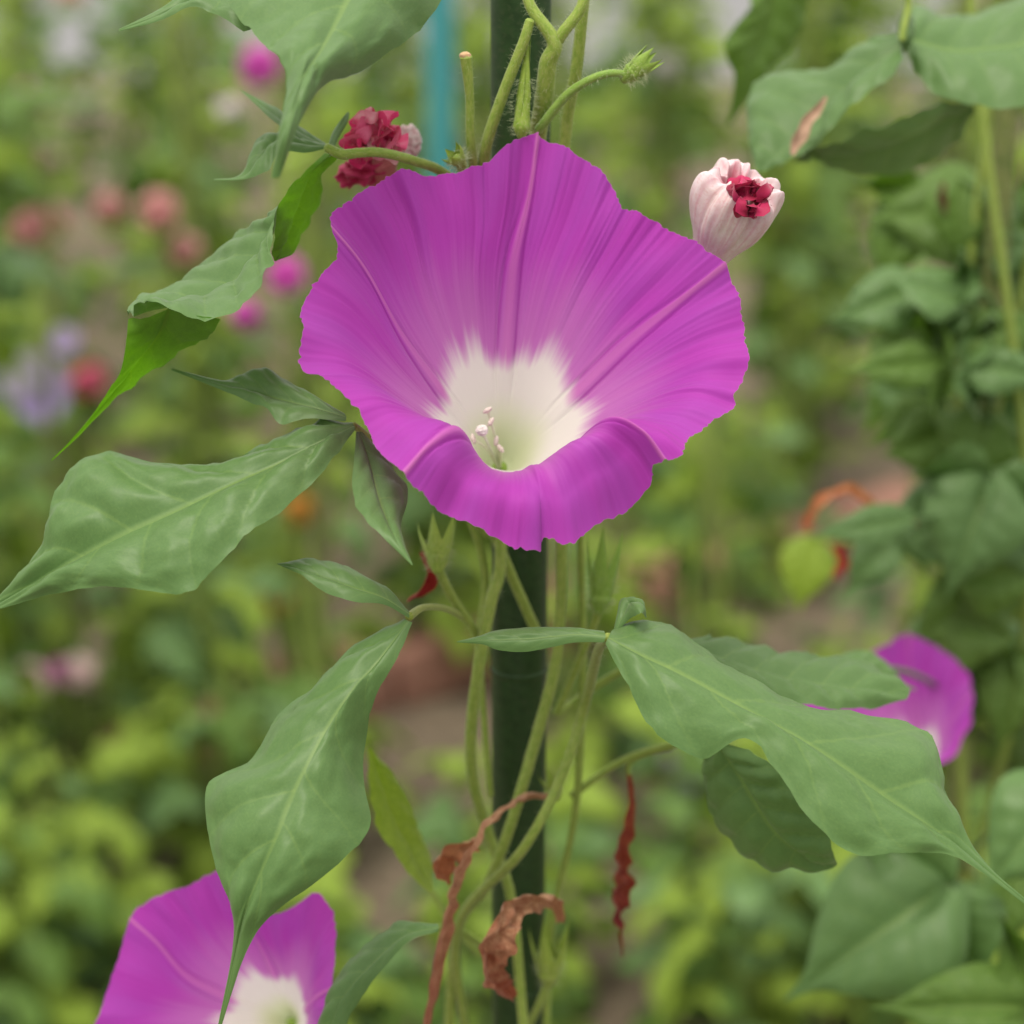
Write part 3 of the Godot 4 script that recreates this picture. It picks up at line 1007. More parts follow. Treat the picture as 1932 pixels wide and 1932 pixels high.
func build_main() -> void:
	var top := W(985, -420, -35)
	var low := W(978, 966, -84)
	var foot := Vector3(low.x - 0.001, 0, low.z)
	top = Vector3(low.x + 0.0008, 1.22, low.z)
	garden_stake(foot, top, 0.0072, mats.stake, "thick dark green stake carrying the vine of the large magenta flower")
	var B := foot
	var v := thing("morning_glory_vine", "vine in focus with the large open magenta flower and grey-green lobed leaves", "vine", B)

	# ---- the flower
	var f := Node3D.new()
	f.name = "flower"
	f.set_meta("label", "large open magenta flower with white throat and pale pink petal bands")
	v.add_child(f, true)
	var C := W(1005, 598, 0)
	var A := (cam_t.basis * Vector3(0.12, 0.51, 0.85)).normalized()
	var segs := [
		[[1015, 254, 0], [1062, 277, -1], [1105, 305, -2], [1140, 331, -2], [1160, 360, -3], [1177, 398, -5], [1212, 404, -3], [1258, 424, -2], [1310, 458, -1], [1371, 500, 0]],
		[[1371, 500, 0], [1393, 560, -2], [1405, 625, -4], [1411, 690, -6], [1385, 738, -7], [1380, 768, -8], [1330, 816, -9], [1298, 838, -8], [1284, 865, -6], [1254, 864, -4]],
		[[1254, 864, -4], [1232, 884, -9], [1228, 920, -14], [1180, 962, -19], [1120, 1000, -21], [1073, 1030, -21], [1026, 1016, -20], [1016, 1033, -20], [940, 1020, -20], [870, 985, -17], [800, 940, -11], [762, 892, -5]],
		[[762, 892, -5], [725, 850, -7], [680, 795, -9], [642, 750, -9], [614, 712, -8], [573, 694, -7], [568, 625, -6], [577, 570, -5], [606, 515, -4], [640, 478, -3], [622, 430, -1]],
		[[622, 430, -1], [634, 392, -2], [680, 365, -3], [752, 324, -3], [820, 328, -4], [886, 318, -3], [945, 286, -1], [990, 258, 0], [1015, 254, 0]],
	]
	var lift1 := [3, 3.5, 4, 3.5, 3, 4, 5, 10, 16, 19, 12.5, 7.5, 15, 9, 5, 4, 3, 3.5, 4, 3.5]
	var lift2 := [2, 2.5, 3, 2.5, 2, 4, 6, 8, 11, 12, 10, 9, 11, 8, 6, 4, 2, 2.5, 3, 2.5]
	var creases := [[0.5, 0.55, 1.4, 0.05], [4.4, 0.45, 0.9, 0.02], [2.52, 0.75, 1.6, 0.03], [1.55, 0.75, 1.2, 0.04]]
	var cb := corolla_px(C, A, segs, 1.0, lift1, lift2, creases, 640, 130, deg_to_rad(91))
	part(f, "corolla", cb, mats.petal, B)
	# stamens and the round white stigma deep in the throat
	var root := C - A * 0.062
	for q in [[920, 774, -36.0, 0.0], [926, 796, -38.0, 0.6], [936, 832, -44.0, 1.2], [893, 828, -41.0, 2.0], [944, 846, -45.0, 2.6]]:
		var eye := cam_t.origin
		var dir: Vector3 = (W(q[0], q[1]) - eye).normalized()
		var t: float = (A.dot(C - eye) + q[2] * 0.001) / A.dot(dir)
		var tip := eye + dir * t
		var sb := MB.new()
		tube(sb, PackedVector3Array([root, root.lerp(tip, 0.5) + A * 0.002, tip]), [0.0005, 0.00032, 0.00025], Color(0.75, 0.78, 0.6), 7, 14)
		var o := part(f, "stamen", sb, mats.pollen, B)
		var ab := MB.new()
		var ax := (cam_t.basis * Vector3(cos(q[3]), sin(q[3]) + 0.6, 0.3)).normalized()
		crumple(ab, tip, ax, 0.0005, 2.1, 0.35, 2.5, Color(0.7, 0.58, 0.5), Color(0.8, 0.74, 0.68), int(q[0]), 18)
		part(o, "anther", ab, mats.pollen, B)
	var eye2 := cam_t.origin
	var dir2 := (W(909, 812) - eye2).normalized()
	var tip2 := eye2 + dir2 * ((A.dot(C - eye2) - 0.038) / A.dot(dir2))
	var pb := MB.new()
	tube(pb, PackedVector3Array([root, root.lerp(tip2, 0.5), tip2]), [0.0006, 0.0004, 0.0004], Color(0.75, 0.78, 0.65), 7, 14)
	var pistil := part(f, "pistil", pb, mats.pollen, B)
	var gb := MB.new()
	crumple(gb, tip2, A, 0.0012, 0.9, 0.3, 4.0, Color(0.78, 0.72, 0.68), Color(0.86, 0.82, 0.8), 3, 28)
	part(pistil, "stigma", gb, mats.pollen, B)
	# its own calyx and stalk, behind the funnel
	var cbase := C - A * 0.0655
	calyx(f, B, cbase, cbase + A * 0.014, 0.0045, 0.6, Color(0.9, 1, 0.9), 120)
	var kb := MB.new()
	tube(kb, PackedVector3Array([cbase - A * 0.001, cbase - A * 0.012 + Vector3(0, -0.006, 0), Vector3(low.x + 0.006, cbase.y - 0.05, low.z + 0.008)]), [0.0016, 0.0013, 0.0014], Color.WHITE, 9, 16)
	part(f, "stalk", kb, mats.stem, B)

	# ---- the second flower, lower left, half out of the frame
	var f2 := Node3D.new()
	f2.name = "flower"
	f2.set_meta("label", "second magenta flower, hanging lower behind a drooping leaf")
	v.add_child(f2, true)
	var C2 := W(425, 1905, -70)
	var A2 := (cam_t.basis * Vector3(-0.30, 0.30, 0.9)).normalized()
	var segs2 := [
		[[432, 1664, 0], [480, 1715, -3], [530, 1722, -4], [598, 1685, -2], [624, 1720, -2], [634, 1800, -3], [629, 1864, 0]],
		[[629, 1864, 0], [622, 1900, -1], [640, 1990, -3], [600, 2080, -3], [560, 2140, 0]],
		[[560, 2140, 0], [470, 2200, -3], [380, 2210, -3], [290, 2150, 0]],
		[[290, 2150, 0], [200, 2080, -3], [160, 1990, -3], [186, 1915, -2], [215, 1830, -1], [246, 1732, 0]],
		[[246, 1732, 0], [262, 1710, -1], [300, 1689, -2], [360, 1668, -2], [411, 1643, -1], [432, 1664, 0]],
	]
	var cb2 := corolla_px(C2, A2, segs2, 0.68, [3, 3, 3, 3, 3, 3, 3, 3, 3, 3], [3, 3, 3, 3, 3, 3, 3, 3, 3, 3], [], 360, 80, deg_to_rad(88), -70.0)
	part(f2, "corolla", cb2, mats.petal, B)
	var c2b := C2 - A2 * 0.044
	calyx(f2, B, c2b, c2b + A2 * 0.009, 0.0034, 0.6, Color(0.9, 1, 0.9), 0)
	var k2 := MB.new()
	tube(k2, PackedVector3Array([c2b, c2b - A2 * 0.012 + Vector3(0.004, -0.006, 0), Vector3(low.x - 0.006, c2b.y - 0.04, low.z + 0.008)]), [0.0016, 0.0013, 0.0014], Color.WHITE, 9, 16)
	part(f2, "stalk", k2, mats.stem, B)

	# ---- leaves, lobe by lobe
	var lb := MB.new()   # the three-lobed leaf left of the flower
	lobe_px(lb, [[664, 797, -14, 668, 803, -12, 671, 810, -11], [595, 802, -18, 600, 835, -10, 640, 850, -8], [500, 842, -18, 520, 875, -8, 575, 930, -4], [400, 880, -18, 430, 915, -6, 480, 1000, 2], [270, 866, -20, 330, 963, -6, 400, 1078, 4], [185, 854, -20, 240, 1003, -7, 345, 1121, 4], [112, 925, -18, 165, 1042, -9, 230, 1108, 0], [78, 1030, -16, 90, 1083, -12, 120, 1117, -8], [-12, 1137, -20, -12, 1145, -19, -12, 1152, -18]], 0.1, 0.0007)
	lobe_px(lb, [[648, 779, -14, 654, 787, -12, 652, 795, -12], [568, 733, -22, 590, 768, -15, 585, 790, -12], [500, 698, -26, 525, 752, -18, 531, 801, -12], [458, 709, -26, 470, 737, -20, 495, 768, -15], [418, 717, -24, 420, 726, -22, 430, 740, -20], [324, 695, -28, 324, 697, -28, 324, 699, -28]], 0.12, 0.00025, 40, 24)
	lobe_px(lb, [[672, 815, -14, 678, 815, -14, 684, 815, -14], [668, 870, -6, 700, 880, -8, 735, 872, -14], [665, 935, 2, 716, 938, 2, 771, 930, -10], [688, 983, 10, 733, 984, 9, 757, 982, 2], [735, 1026, 14, 749, 1022, 14, 761, 1020, 11], [777, 1066, 16, 778, 1066, 16, 779, 1066, 16]], 0.12, 0.00025, 40, 24)
	part(v, "leaf", lb, mats.leaf, B, "broad three-lobed grey-green leaf partly tucked behind the large flower's rim")
	stem(v, B, [[668, 803, -13], [730, 850, -30], [850, 930, -48], [920, 1010, -54]], [7, 8, 9], "petiole")

	lb = MB.new()        # the hanging leaf below
	lobe_px(lb, [[762, 1167, -12, 770, 1172, -10, 778, 1174, -10], [686, 1213, -16, 713, 1247, -8, 746, 1250, -8], [600, 1294, -16, 662, 1305, -4, 712, 1315, -8], [527, 1350, -16, 615, 1375, -2, 689, 1400, -10], [478, 1432, -12, 575, 1450, 2, 686, 1475, -8], [394, 1474, -10, 545, 1515, 4, 699, 1553, -4], [391, 1555, -6, 522, 1575, 6, 662, 1608, 2], [412, 1632, -2, 495, 1637, 6, 600, 1662, 4], [437, 1712, 2, 463, 1715, 5, 510, 1729, 4], [438, 1795, 0, 444, 1795, 1, 464, 1798, 2], [409, 1945, -4, 412, 1945, -4, 415, 1945, -4]], 0.1, 0.0006)
	lobe_px(lb, [[768, 1150, -12, 772, 1158, -10, 772, 1166, -10], [708, 1106, -18, 722, 1127, -8, 722, 1140, -8], [655, 1072, -18, 660, 1106, -8, 660, 1135, -6], [598, 1062, -18, 605, 1086, -10, 608, 1117, -8], [555, 1062, -16, 560, 1073, -12, 568, 1086, -10], [522, 1063, -14, 523, 1064, -14, 524, 1065, -14]], 0.14, 0.00022, 40, 24)
	part(v, "leaf", lb, mats.leaf, B, "hanging grey-green leaf whose long tip crosses the second flower")
	stem(v, B, [[772, 1163, -10], [800, 1146, -18], [842, 1149, -32], [885, 1170, -46]], [9, 7, 7, 8], "petiole", Color(1.15, 0.95, 0.8))

	lb = MB.new()        # the long leaf at lower right
	lobe_px(lb, [[1154, 1190, -8, 1148, 1203, -4, 1142, 1214, -4], [1205, 1175, -14, 1205, 1232, -2, 1180, 1290, 0], [1262, 1181, -18, 1284, 1268, -1, 1235, 1390, 4], [1322, 1222, -18, 1355, 1306, 0, 1325, 1431, 4], [1420, 1290, -14, 1440, 1353, 1, 1407, 1398, 4], [1524, 1328, -14, 1520, 1397, 2, 1468, 1462, 6], [1640, 1350, -16, 1600, 1450, 2, 1530, 1556, 8], [1748, 1374, -16, 1680, 1507, 1, 1620, 1613, 8], [1776, 1450, -10, 1745, 1550, 1, 1720, 1610, 5], [1812, 1560, -4, 1800, 1590, 0, 1790, 1612, 3], [1864, 1633, -1, 1860, 1640, 0, 1857, 1649, 1], [1946, 1705, -2, 1945, 1710, -2, 1944, 1714, -2]], 0.08, 0.0006)
	lobe_px(lb, [[1140, 1190, -6, 1143, 1201, -4, 1140, 1212, -4], [1085, 1184, -10, 1085, 1197, -6, 1082, 1213, -6], [1005, 1184, -12, 1005, 1204, -8, 1000, 1229, -8], [940, 1190, -12, 942, 1206, -9, 942, 1227, -9], [905, 1200, -12, 908, 1208, -10, 910, 1216, -10], [862, 1210, -13, 862, 1211, -13, 862, 1212, -13]], 0.14, 0.0003, 40, 20)
	lobe_px(lb, [[1156, 1196, -8, 1160, 1196, -8, 1164, 1194, -8], [1164, 1160, -10, 1174, 1164, -8, 1186, 1170, -7], [1172, 1130, -12, 1190, 1140, -10, 1204, 1160, -4], [1200, 1134, -13, 1208, 1144, -8, 1212, 1158, -4], [1220, 1164, -9, 1220, 1165, -9, 1219, 1166, -9]], 0.2, 0.0002, 24, 14)
	part(v, "leaf", lb, mats.leaf, B, "long grey-green leaf whose small side lobe crosses the thick stake")

	lb = MB.new()        # the pale leaf hanging in from above
	lobe_px(lb, [[700, -185, -28, 720, -180, -26, 735, -180, -26], [520, -110, -18, 695, -90, -10, 850, -90, -26], [431, -5, 0, 665, -20, 4, 838, -10, -18], [476, 62, 12, 635, 40, 14, 792, 56, -8], [514, 101, 22, 605, 95, 24, 712, 118, 6], [538, 154, 28, 575, 140, 32, 615, 160, 22], [534, 205, 34, 557, 195, 36, 580, 203, 32], [523, 267, 36, 540, 262, 39, 552, 268, 37], [512, 334, 36, 520, 336, 36, 528, 334, 36]], 0.08, 0.0006)
	lobe_px(lb, [[660, -175, -26, 650, -165, -26, 640, -150, -26], [520, -125, -24, 540, -90, -20, 560, -55, -14], [410, -55, -20, 435, -20, -18, 470, 52, -6], [335, -5, -16, 352, 6, -14, 380, 12, -10], [282, 27, -14, 290, 33, -13, 300, 40, -12], [224, 55, -14, 225, 57, -14, 226, 59, -14]], 0.1, 0.0004, 40, 24)
	part(v, "leaf", lb, mats.leaf, B, "pale leaf hanging in over the red faded bloom, tip pointing down")
	stem(v, B, [[720, -180, -27], [800, -190, -40], [900, -120, -52], [968, -60, -50]], [8, 9, 9], "petiole")

	lb = MB.new()        # the folded leaf at upper left: pale upper face
	lobe_px(lb, [[524, 388, -14, 522, 394, -13, 517, 405, -13], [495, 415, -26, 512, 440, -14, 515, 468, -10], [430, 468, -34, 480, 490, -14, 508, 508, -4], [360, 522, -38, 420, 545, -16, 476, 566, 0], [300, 560, -36, 350, 570, -18, 415, 602, 2], [262, 580, -30, 285, 582, -14, 335, 592, 2], [244, 600, -12, 250, 594, -6, 285, 578, -2]], 0.07, 0.0006, 44, 26)
	lobe_px(lb, [[615, 272, -30, 616, 276, -29, 615, 281, -29], [570, 262, -34, 572, 272, -30, 575, 288, -28], [525, 252, -36, 525, 265, -30, 528, 285, -26], [488, 262, -34, 495, 290, -28, 505, 322, -24], [455, 328, -30, 460, 332, -28, 464, 338, -27], [403, 338, -30, 403, 339, -30, 403, 340, -30]], 0.1, 0.0003, 36, 18)
	lobe_px(lb, [[614, 270, -32, 612, 274, -31, 610, 278, -31], [566, 240, -38, 564, 249, -34, 560, 258, -32], [524, 208, -42, 518, 218, -38, 514, 226, -36], [490, 188, -44, 487, 194, -43, 485, 200, -42], [455, 170, -46, 455, 171, -46, 455, 172, -46]], 0.1, 0.0003, 30, 16)
	lobe_px(lb, [[618, 276, -30, 624, 278, -30, 630, 280, -30], [628, 248, -34, 634, 252, -33, 641, 256, -33], [646, 222, -36, 650, 226, -36, 656, 230, -36], [656, 211, -38, 657, 211, -38, 659, 213, -38]], 0.1, 0.0002, 20, 12)
	var folded := part(v, "leaf", lb, mats.leaf, B, "twisted leaf folded to show its lighter green underside, painted bright as if lit through")
	lb = MB.new()        # and the under face, a lighter green with light shining through painted in
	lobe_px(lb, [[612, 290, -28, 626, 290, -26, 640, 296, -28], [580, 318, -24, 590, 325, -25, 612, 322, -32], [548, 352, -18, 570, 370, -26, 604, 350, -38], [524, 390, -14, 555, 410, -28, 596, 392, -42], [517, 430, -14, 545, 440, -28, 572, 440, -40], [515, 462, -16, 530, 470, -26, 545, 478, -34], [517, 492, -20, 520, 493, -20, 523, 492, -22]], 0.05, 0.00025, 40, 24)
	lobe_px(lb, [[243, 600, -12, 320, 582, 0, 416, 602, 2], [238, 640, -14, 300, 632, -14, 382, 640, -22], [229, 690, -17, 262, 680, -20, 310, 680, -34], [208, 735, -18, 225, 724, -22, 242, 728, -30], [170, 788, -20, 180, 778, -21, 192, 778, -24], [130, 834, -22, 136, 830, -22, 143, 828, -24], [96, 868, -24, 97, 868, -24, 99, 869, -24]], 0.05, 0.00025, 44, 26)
	part(folded, "underside", lb, mats.leaf_e, B, "lighter green underside with light through it painted in")
	stem(v, B, [[616, 278, -30], [645, 291, -30], [680, 288, -30], [720, 288, -31], [780, 303, -36], [835, 325, -44], [900, 380, -52]], [9, 11, 10, 10, 10, 10, 9], "petiole", Color.WHITE, 90)

	lb = MB.new()        # leaves of the lower stems
	lobe_px(lb, [[695, 1410, -70, 698, 1412, -70, 701, 1412, -70], [693, 1470, -72, 715, 1470, -78, 738, 1460, -86], [705, 1545, -74, 740, 1540, -82, 778, 1530, -92], [740, 1610, -76, 772, 1600, -84, 806, 1590, -92], [775, 1655, -76, 793, 1645, -80, 815, 1640, -84], [812, 1685, -74, 815, 1683, -74, 818, 1680, -74]], 0.1, 0.0003, 40, 20)
	part(v, "leaf", lb, mats.leaf_lime, B, "narrow bright green leaf seen edge-on below the hanging leaf")
	stem(v, B, [[815, 1680, -75], [850, 1740, -72], [905, 1800, -68]], [7, 8, 8], "petiole")
	lb = MB.new()
	lobe_px(lb, [[826, 1742, -44, 828, 1750, -42, 826, 1758, -42], [760, 1748, -50, 765, 1765, -42, 775, 1775, -40], [690, 1790, -52, 705, 1815, -42, 718, 1835, -40], [632, 1850, -50, 650, 1875, -42, 668, 1905, -42], [606, 1910, -48, 622, 1935, -42, 645, 1960, -42], [590, 1990, -46, 592, 1992, -46, 594, 1994, -46]], 0.12, 0.0004, 40, 24)
	part(v, "leaf", lb, mats.leaf, B, "leaf curving down beside the second flower")
	stem(v, B, [[828, 1750, -44], [860, 1752, -50], [920, 1790, -60]], [8, 8, 8], "petiole")
	lb = MB.new()
	lobe_px(lb, [[1345, 1395, -44, 1350, 1400, -42, 1360, 1400, -40], [1328, 1440, -58, 1385, 1450, -42, 1450, 1430, -34], [1338, 1510, -60, 1420, 1510, -40, 1510, 1480, -32], [1370, 1575, -58, 1460, 1570, -40, 1550, 1540, -34], [1430, 1622, -54, 1510, 1610, -42, 1570, 1600, -38], [1560, 1640, -46, 1575, 1635, -46, 1580, 1630, -46]], 0.1, 0.0006, 44, 26)
	part(v, "leaf", lb, mats.leaf, B, "rounded leaf half hidden under the long grey-green leaf")
	stem(v, B, [[1350, 1398, -43], [1270, 1405, -50], [1175, 1435, -58], [1080, 1500, -62]], [7, 8, 8, 9], "petiole")
	lb = MB.new()
	lobe_px(lb, [[1290, 1205, -55, 1290, 1215, -52, 1290, 1225, -50], [1375, 1212, -72, 1380, 1250, -55, 1390, 1290, -50], [1450, 1232, -76, 1460, 1275, -58, 1470, 1320, -52], [1540, 1240, -84, 1545, 1290, -62, 1550, 1340, -56], [1620, 1250, -84, 1620, 1300, -66, 1600, 1345, -60], [1715, 1300, -74, 1715, 1310, -72, 1710, 1320, -70]], 0.1, 0.0006, 44, 26)
	part(v, "leaf", lb, mats.leaf, B, "wavy leaf lying behind the long grey-green leaf")
	stem(v, B, [[1290, 1215, -53], [1220, 1240, -58], [1126, 1293, -62], [1089, 1319, -62], [1051, 1346, -58]], [7, 8, 9, 9, 10], "petiole")

	# ---- upper right leaves of this vine, a little further back
	lb = MB.new()
	lobe_px(lb, [[1692, 62, -120, 1700, 85, -116, 1705, 110, -114], [1625, 90, -132, 1645, 125, -116, 1672, 150, -108], [1555, 132, -138, 1585, 175, -118, 1614, 195, -108], [1455, 142, -140, 1535, 225, -118, 1569, 255, -110], [1414, 180, -134, 1490, 275, -116, 1530, 285, -110], [1412, 250, -124, 1455, 305, -114, 1490, 303, -110], [1424, 318, -114, 1432, 326, -114, 1440, 324, -112]], 0.09, 0.0005, 44, 26)
	part(v, "leaf", lb, mats.leaf, B, "pale leaf with a brown dried streak above the rolled-up bloom")
	ribbon(v, B, "dried_streak", [[1558, 182, -104], [1535, 215, -105], [1510, 255, -104], [1495, 292, -105]], [4, 14, 16, 5], mats.pollen, Color(0.5, 0.34, 0.24), Color(0.44, 0.28, 0.2), 0.1, 0.1, "brown dried streak along the leaf's rib")
	lb = MB.new()
	lobe_px(lb, [[1838, 200, -128, 1838, 206, -128, 1838, 212, -128], [1778, 193, -118, 1790, 220, -130, 1805, 260, -150], [1699, 224, -112, 1715, 260, -130, 1750, 302, -155], [1614, 250, -110, 1635, 285, -130, 1682, 326, -156], [1560, 266, -112, 1575, 290, -130, 1597, 322, -150], [1520, 284, -116, 1525, 290, -126, 1532, 300, -138], [1495, 305, -124, 1496, 306, -124, 1497, 307, -124]], 0.06, 0.0004, 40, 24)
	part(v, "leaf", lb, mats.leaf, B, "leaf seen from below under the brown-streaked leaf")
	lb = MB.new()
	lobe_px(lb, [[1700, 60, -130, 1705, 70, -128, 1704, 90, -126], [1722, 14, -140, 1740, 80, -128, 1735, 145, -122], [1785, 30, -146, 1800, 95, -128, 1780, 182, -118], [1860, 22, -148, 1870, 90, -128, 1850, 200, -116], [1940, -10, -148, 1950, 80, -128, 1940, 202, -116], [2040, 0, -140, 2040, 70, -128, 2030, 160, -118], [2110, 60, -130, 2112, 64, -130, 2112, 66, -130]], 0.1, 0.0005, 44, 26)
	lobe_px(lb, [[1708, 16, -120, 1712, 18, -118, 1716, 18, -118], [1696, 45, -116, 1706, 50, -112, 1726, 40, -118], [1698, 80, -116, 1708, 80, -112, 1724, 70, -118], [1706, 100, -120, 1708, 102, -120, 1710, 100, -120]], 0.1, 0.0003, 20, 14)
	part(v, "leaf", lb, mats.leaf, B, "wide grey-green leaf beside the brown-streaked leaf")
	stem(v, B, [[1702, 75, -128], [1700, -30, -130], [1500, -130, -110], [1150, -130, -80], [1000, -70, -58]], [8, 9, 10, 10], "petiole")
	lb = MB.new()
	lobe_px(lb, [[1420, -60, -210, 1470, -60, -210, 1530, -60, -212], [1410, 10, -205, 1455, 20, -212, 1520, 20, -222], [1366, 85, -202, 1430, 80, -212, 1492, 95, -224], [1385, 140, -208, 1410, 140, -212, 1440, 145, -218], [1372, 235, -216, 1374, 236, -216, 1377, 237, -216]], 0.08, 0.0004, 36, 22)
	part(v, "leaf", lb, mats.leaf_mid, B, "pointed leaf hanging in beside the brown-streaked leaf")
	stem(v, B, [[1470, -60, -210], [1420, -110, -170], [1200, -120, -100], [1000, -70, -60]], [8, 9, 10, 10], "petiole")

	# ---- stems
	stem(v, B, [[879, 108, -34], [886, 183, -36], [890, 293, -40], [915, 400, -50]], [13, 9, 10, 11], "cut_stalk", Color.WHITE, 60, "cut stalk end with a dry orange tip")
	var ob := MB.new()
	crumple(ob, hug(878, 106, -34), cam_t.basis.y, 0.0013, 0.7, 0.2, 2.0, Color(0.62, 0.36, 0.2), Color(0.7, 0.5, 0.3), 5, 16)
	part(v, "stalk_scar", ob, mats.pollen, B)
	stem(v, B, [[1000, 40, -34], [986, 84, -34], [945, 190, -37], [913, 300, -42], [920, 420, -50], [935, 700, -54], [945, 1040, -46], [926, 1137, -42], [901, 1271, -40], [888, 1400, -42], [896, 1490, -46], [925, 1580, -50], [965, 1700, -46], [990, 1960, -46]], [10, 11, 12, 12, 13, 13, 13, 13, 13, 12, 12, 12], "stem", Color.WHITE, 600)
	stem(v, B, [[985, -60, -40], [1000, 10, -36], [1045, 78, -34], [1034, 120, -36], [1027, 183, -40], [1014, 262, -46], [1000, 420, -52]], [10, 11, 15, 18, 19, 18, 16], "stem", Color.WHITE, 420)
	stem(v, B, [[1105, -60, -36], [1098, 10, -34], [1062, 62, -34], [1044, 90, -36]], [9, 11, 12, 13], "stem", Color.WHITE, 120)
	stem(v, B, [[1108, -60, -46], [1100, 10, -46], [1088, 128, -48], [1066, 271, -52], [1058, 600, -50], [1060, 1035, -48], [1057, 1164, -46], [1044, 1271, -44], [1008, 1405, -42], [960, 1566, -40], [917, 1673, -42], [864, 1756, -52], [845, 1960, -62]], [12, 12, 13, 13, 13, 12, 13, 13, 12, 12, 12], "stem", Color.WHITE, 600)
	stem(v, B, [[1147, 1203, -5], [1128, 1230, -22], [1105, 1325, -38], [1062, 1459, -36], [985, 1605, -34], [864, 1748, -48], [880, 1960, -62]], [10, 11, 11, 11, 11, 11], "stem", Color.WHITE, 260)
	stem(v, B, [[1095, 1000, -58], [1100, 1244, -58], [1094, 1432, -60], [1080, 1566, -62], [1040, 1750, -62], [1030, 1960, -62]], [9, 9, 9, 9], "stem")
	stem(v, B, [[880, 960, -58], [915, 1080, -60], [905, 1230, -58], [925, 1500, -54]], [8, 8, 8, 8], "stem")
	# bases of the stems down to the soil
	for k in 4:
		var x0: float = [990, 845, 880, 1030][k]
		var dd: float = [-46, -62, -62, -62][k]
		var sb2 := MB.new()
		var st := hug(x0, 1955, dd)
		var pth := PackedVector3Array([st])
		for i in range(1, 13):
			var y := st.y * (1.0 - i / 12.0)
			var a := y * 9.0 + k * 1.7
			pth.append(foot + Vector3(cos(a) * 0.0105, y - (0.01 if i == 12 else 0.0), sin(a) * 0.0105))
		tube(sb2, pth, [0.0014, 0.0018, 0.0024], Color.WHITE, 8, 70)
		part(v, "stem", sb2, mats.stem, B)
	# side stalks
	stem(v, B, [[1016, 245, -40], [1070, 179, -34], [1125, 145, -30], [1168, 138, -30], [1192, 152, -31]], [10, 9, 8, 7, 8], "stalk", Color(0.85, 1, 1), 200)
	calyx(v, B, hug(1186, 142, -31), hug(1245, 96, -30), 0.0032, 0.16, Color(0.9, 1.05, 0.95), 420, "small hairy bud on a bent stalk")
	calyx(v, B, hug(984, 246, -34), hug(998, 46, -36), 0.0029, -0.06, Color(0.95, 1.02, 0.8), 300, "long closed green calyx above the flower")
	calyx(v, B, hug(868, 306, -36), hug(846, 278, -34), 0.0026, 0.4, Color(1.1, 1.1, 0.8), 300, "small fuzzy bud beside the cut stalk")
	stem(v, B, [[866, 312, -37], [885, 350, -44], [915, 420, -52]], [8, 8, 8], "stalk")
	calyx(v, B, hug(826, 1066, -36), hug(828, 966, -44), 0.0036, 0.24, Color(0.95, 1.0, 0.8), 420, "hairy green calyx spreading under the flower's lower edge")
	stem(v, B, [[826, 1070, -36], [850, 1122, -38], [896, 1192, -42], [905, 1240, -44]], [11, 10, 9, 9], "stalk", Color.WHITE, 120)
	calyx(v, B, hug(1132, 1140, -42), hug(1148, 985, -46), 0.004, 0.12, Color(0.75, 0.95, 0.7), 420, "upright green seed calyx beside the stalk of the long leaf")
	stem(v, B, [[1132, 1146, -42], [1112, 1200, -46], [1075, 1290, -52], [1050, 1345, -54]], [9, 9, 9, 9], "stalk")
	calyx(v, B, hug(1035, 1845, -48), hug(1040, 1740, -48), 0.0042, 0.2, Color(1.15, 1.1, 0.85), 300, "pale calyx under the curled brown bloom")
	stem(v, B, [[1035, 1850, -48], [1015, 1900, -52], [985, 1960, -58]], [9, 9, 9], "stalk")
	calyx(v, B, hug(1050, 1500, -46), hug(1040, 1450, -46), 0.0022, 0.3, Color(1.1, 1.0, 0.8), 60)
	stem(v, B, [[1266, 1411, -56], [1223, 1421, -58], [1188, 1440, -60], [1186, 1470, -60]], [8, 7, 7, 6], "stalk")

	# ---- withered blooms
	ribbon(v, B, "withered_flower", [[1050, 1500, -44], [1005, 1500, -40], [955, 1520, -34], [912, 1561, -30], [880, 1614, -28], [855, 1680, -30], [840, 1754, -30], [826, 1834, -30], [805, 1940, -30]], [8, 12, 12, 13, 14, 16, 14, 12, 9], mats.dry, Color(0.95, 0.98, 1.0), Color(0.62, 0.42, 0.42), 0.4, 3.5, "long brown shrivelled bloom trailing over the stems")
	ribbon(v, B, "withered_flower", [[905, 1590, -36], [865, 1600, -32], [838, 1630, -32], [848, 1670, -34]], [14, 26, 28, 8], mats.dry, Color(1.0, 0.85, 0.75), Color(0.9, 0.6, 0.5), 0.2, 1.0, "brown crumpled petal hanging beside the stem")
	ribbon(v, B, "withered_flower", [[1058, 1740, -40], [1050, 1706, -36], [1010, 1700, -30], [965, 1722, -26], [938, 1770, -24], [930, 1835, -26], [950, 1862, -30], [968, 1885, -32]], [8, 16, 26, 34, 34, 30, 20, 10], mats.dry, Color(1.1, 1.2, 1.3), Color(0.6, 0.28, 0.24), 0.15, 0.9, "curled brown bloom bending down over the stake")
	ribbon(v, B, "withered_flower", [[1187, 1462, -58], [1190, 1512, -56], [1178, 1570, -52], [1168, 1625, -50], [1174, 1673, -50], [1160, 1715, -50], [1170, 1755, -52], [1174, 1804, -54]], [5, 8, 16, 23, 30, 26, 11, 5], mats.dry, Color(0.62, 0.28, 0.2), Color(0.36, 0.04, 0.08), 0.2, 1.5, "dark red shrivelled bloom hanging free from a thin stalk")
	ribbon(v, B, "withered_flower", [[797, 1040, -44], [812, 1070, -42], [808, 1098, -42], [790, 1115, -42], [770, 1135, -42]], [8, 13, 15, 13, 6], mats.dry, Color(0.6, 0.06, 0.08), Color(0.45, 0.04, 0.05), 0.3, 1.5, "dark red shrivelled bloom under the hairy calyx")

	# ---- the faded blooms above
	rolled_bloom(v, B)
	red_bloom(v, B)

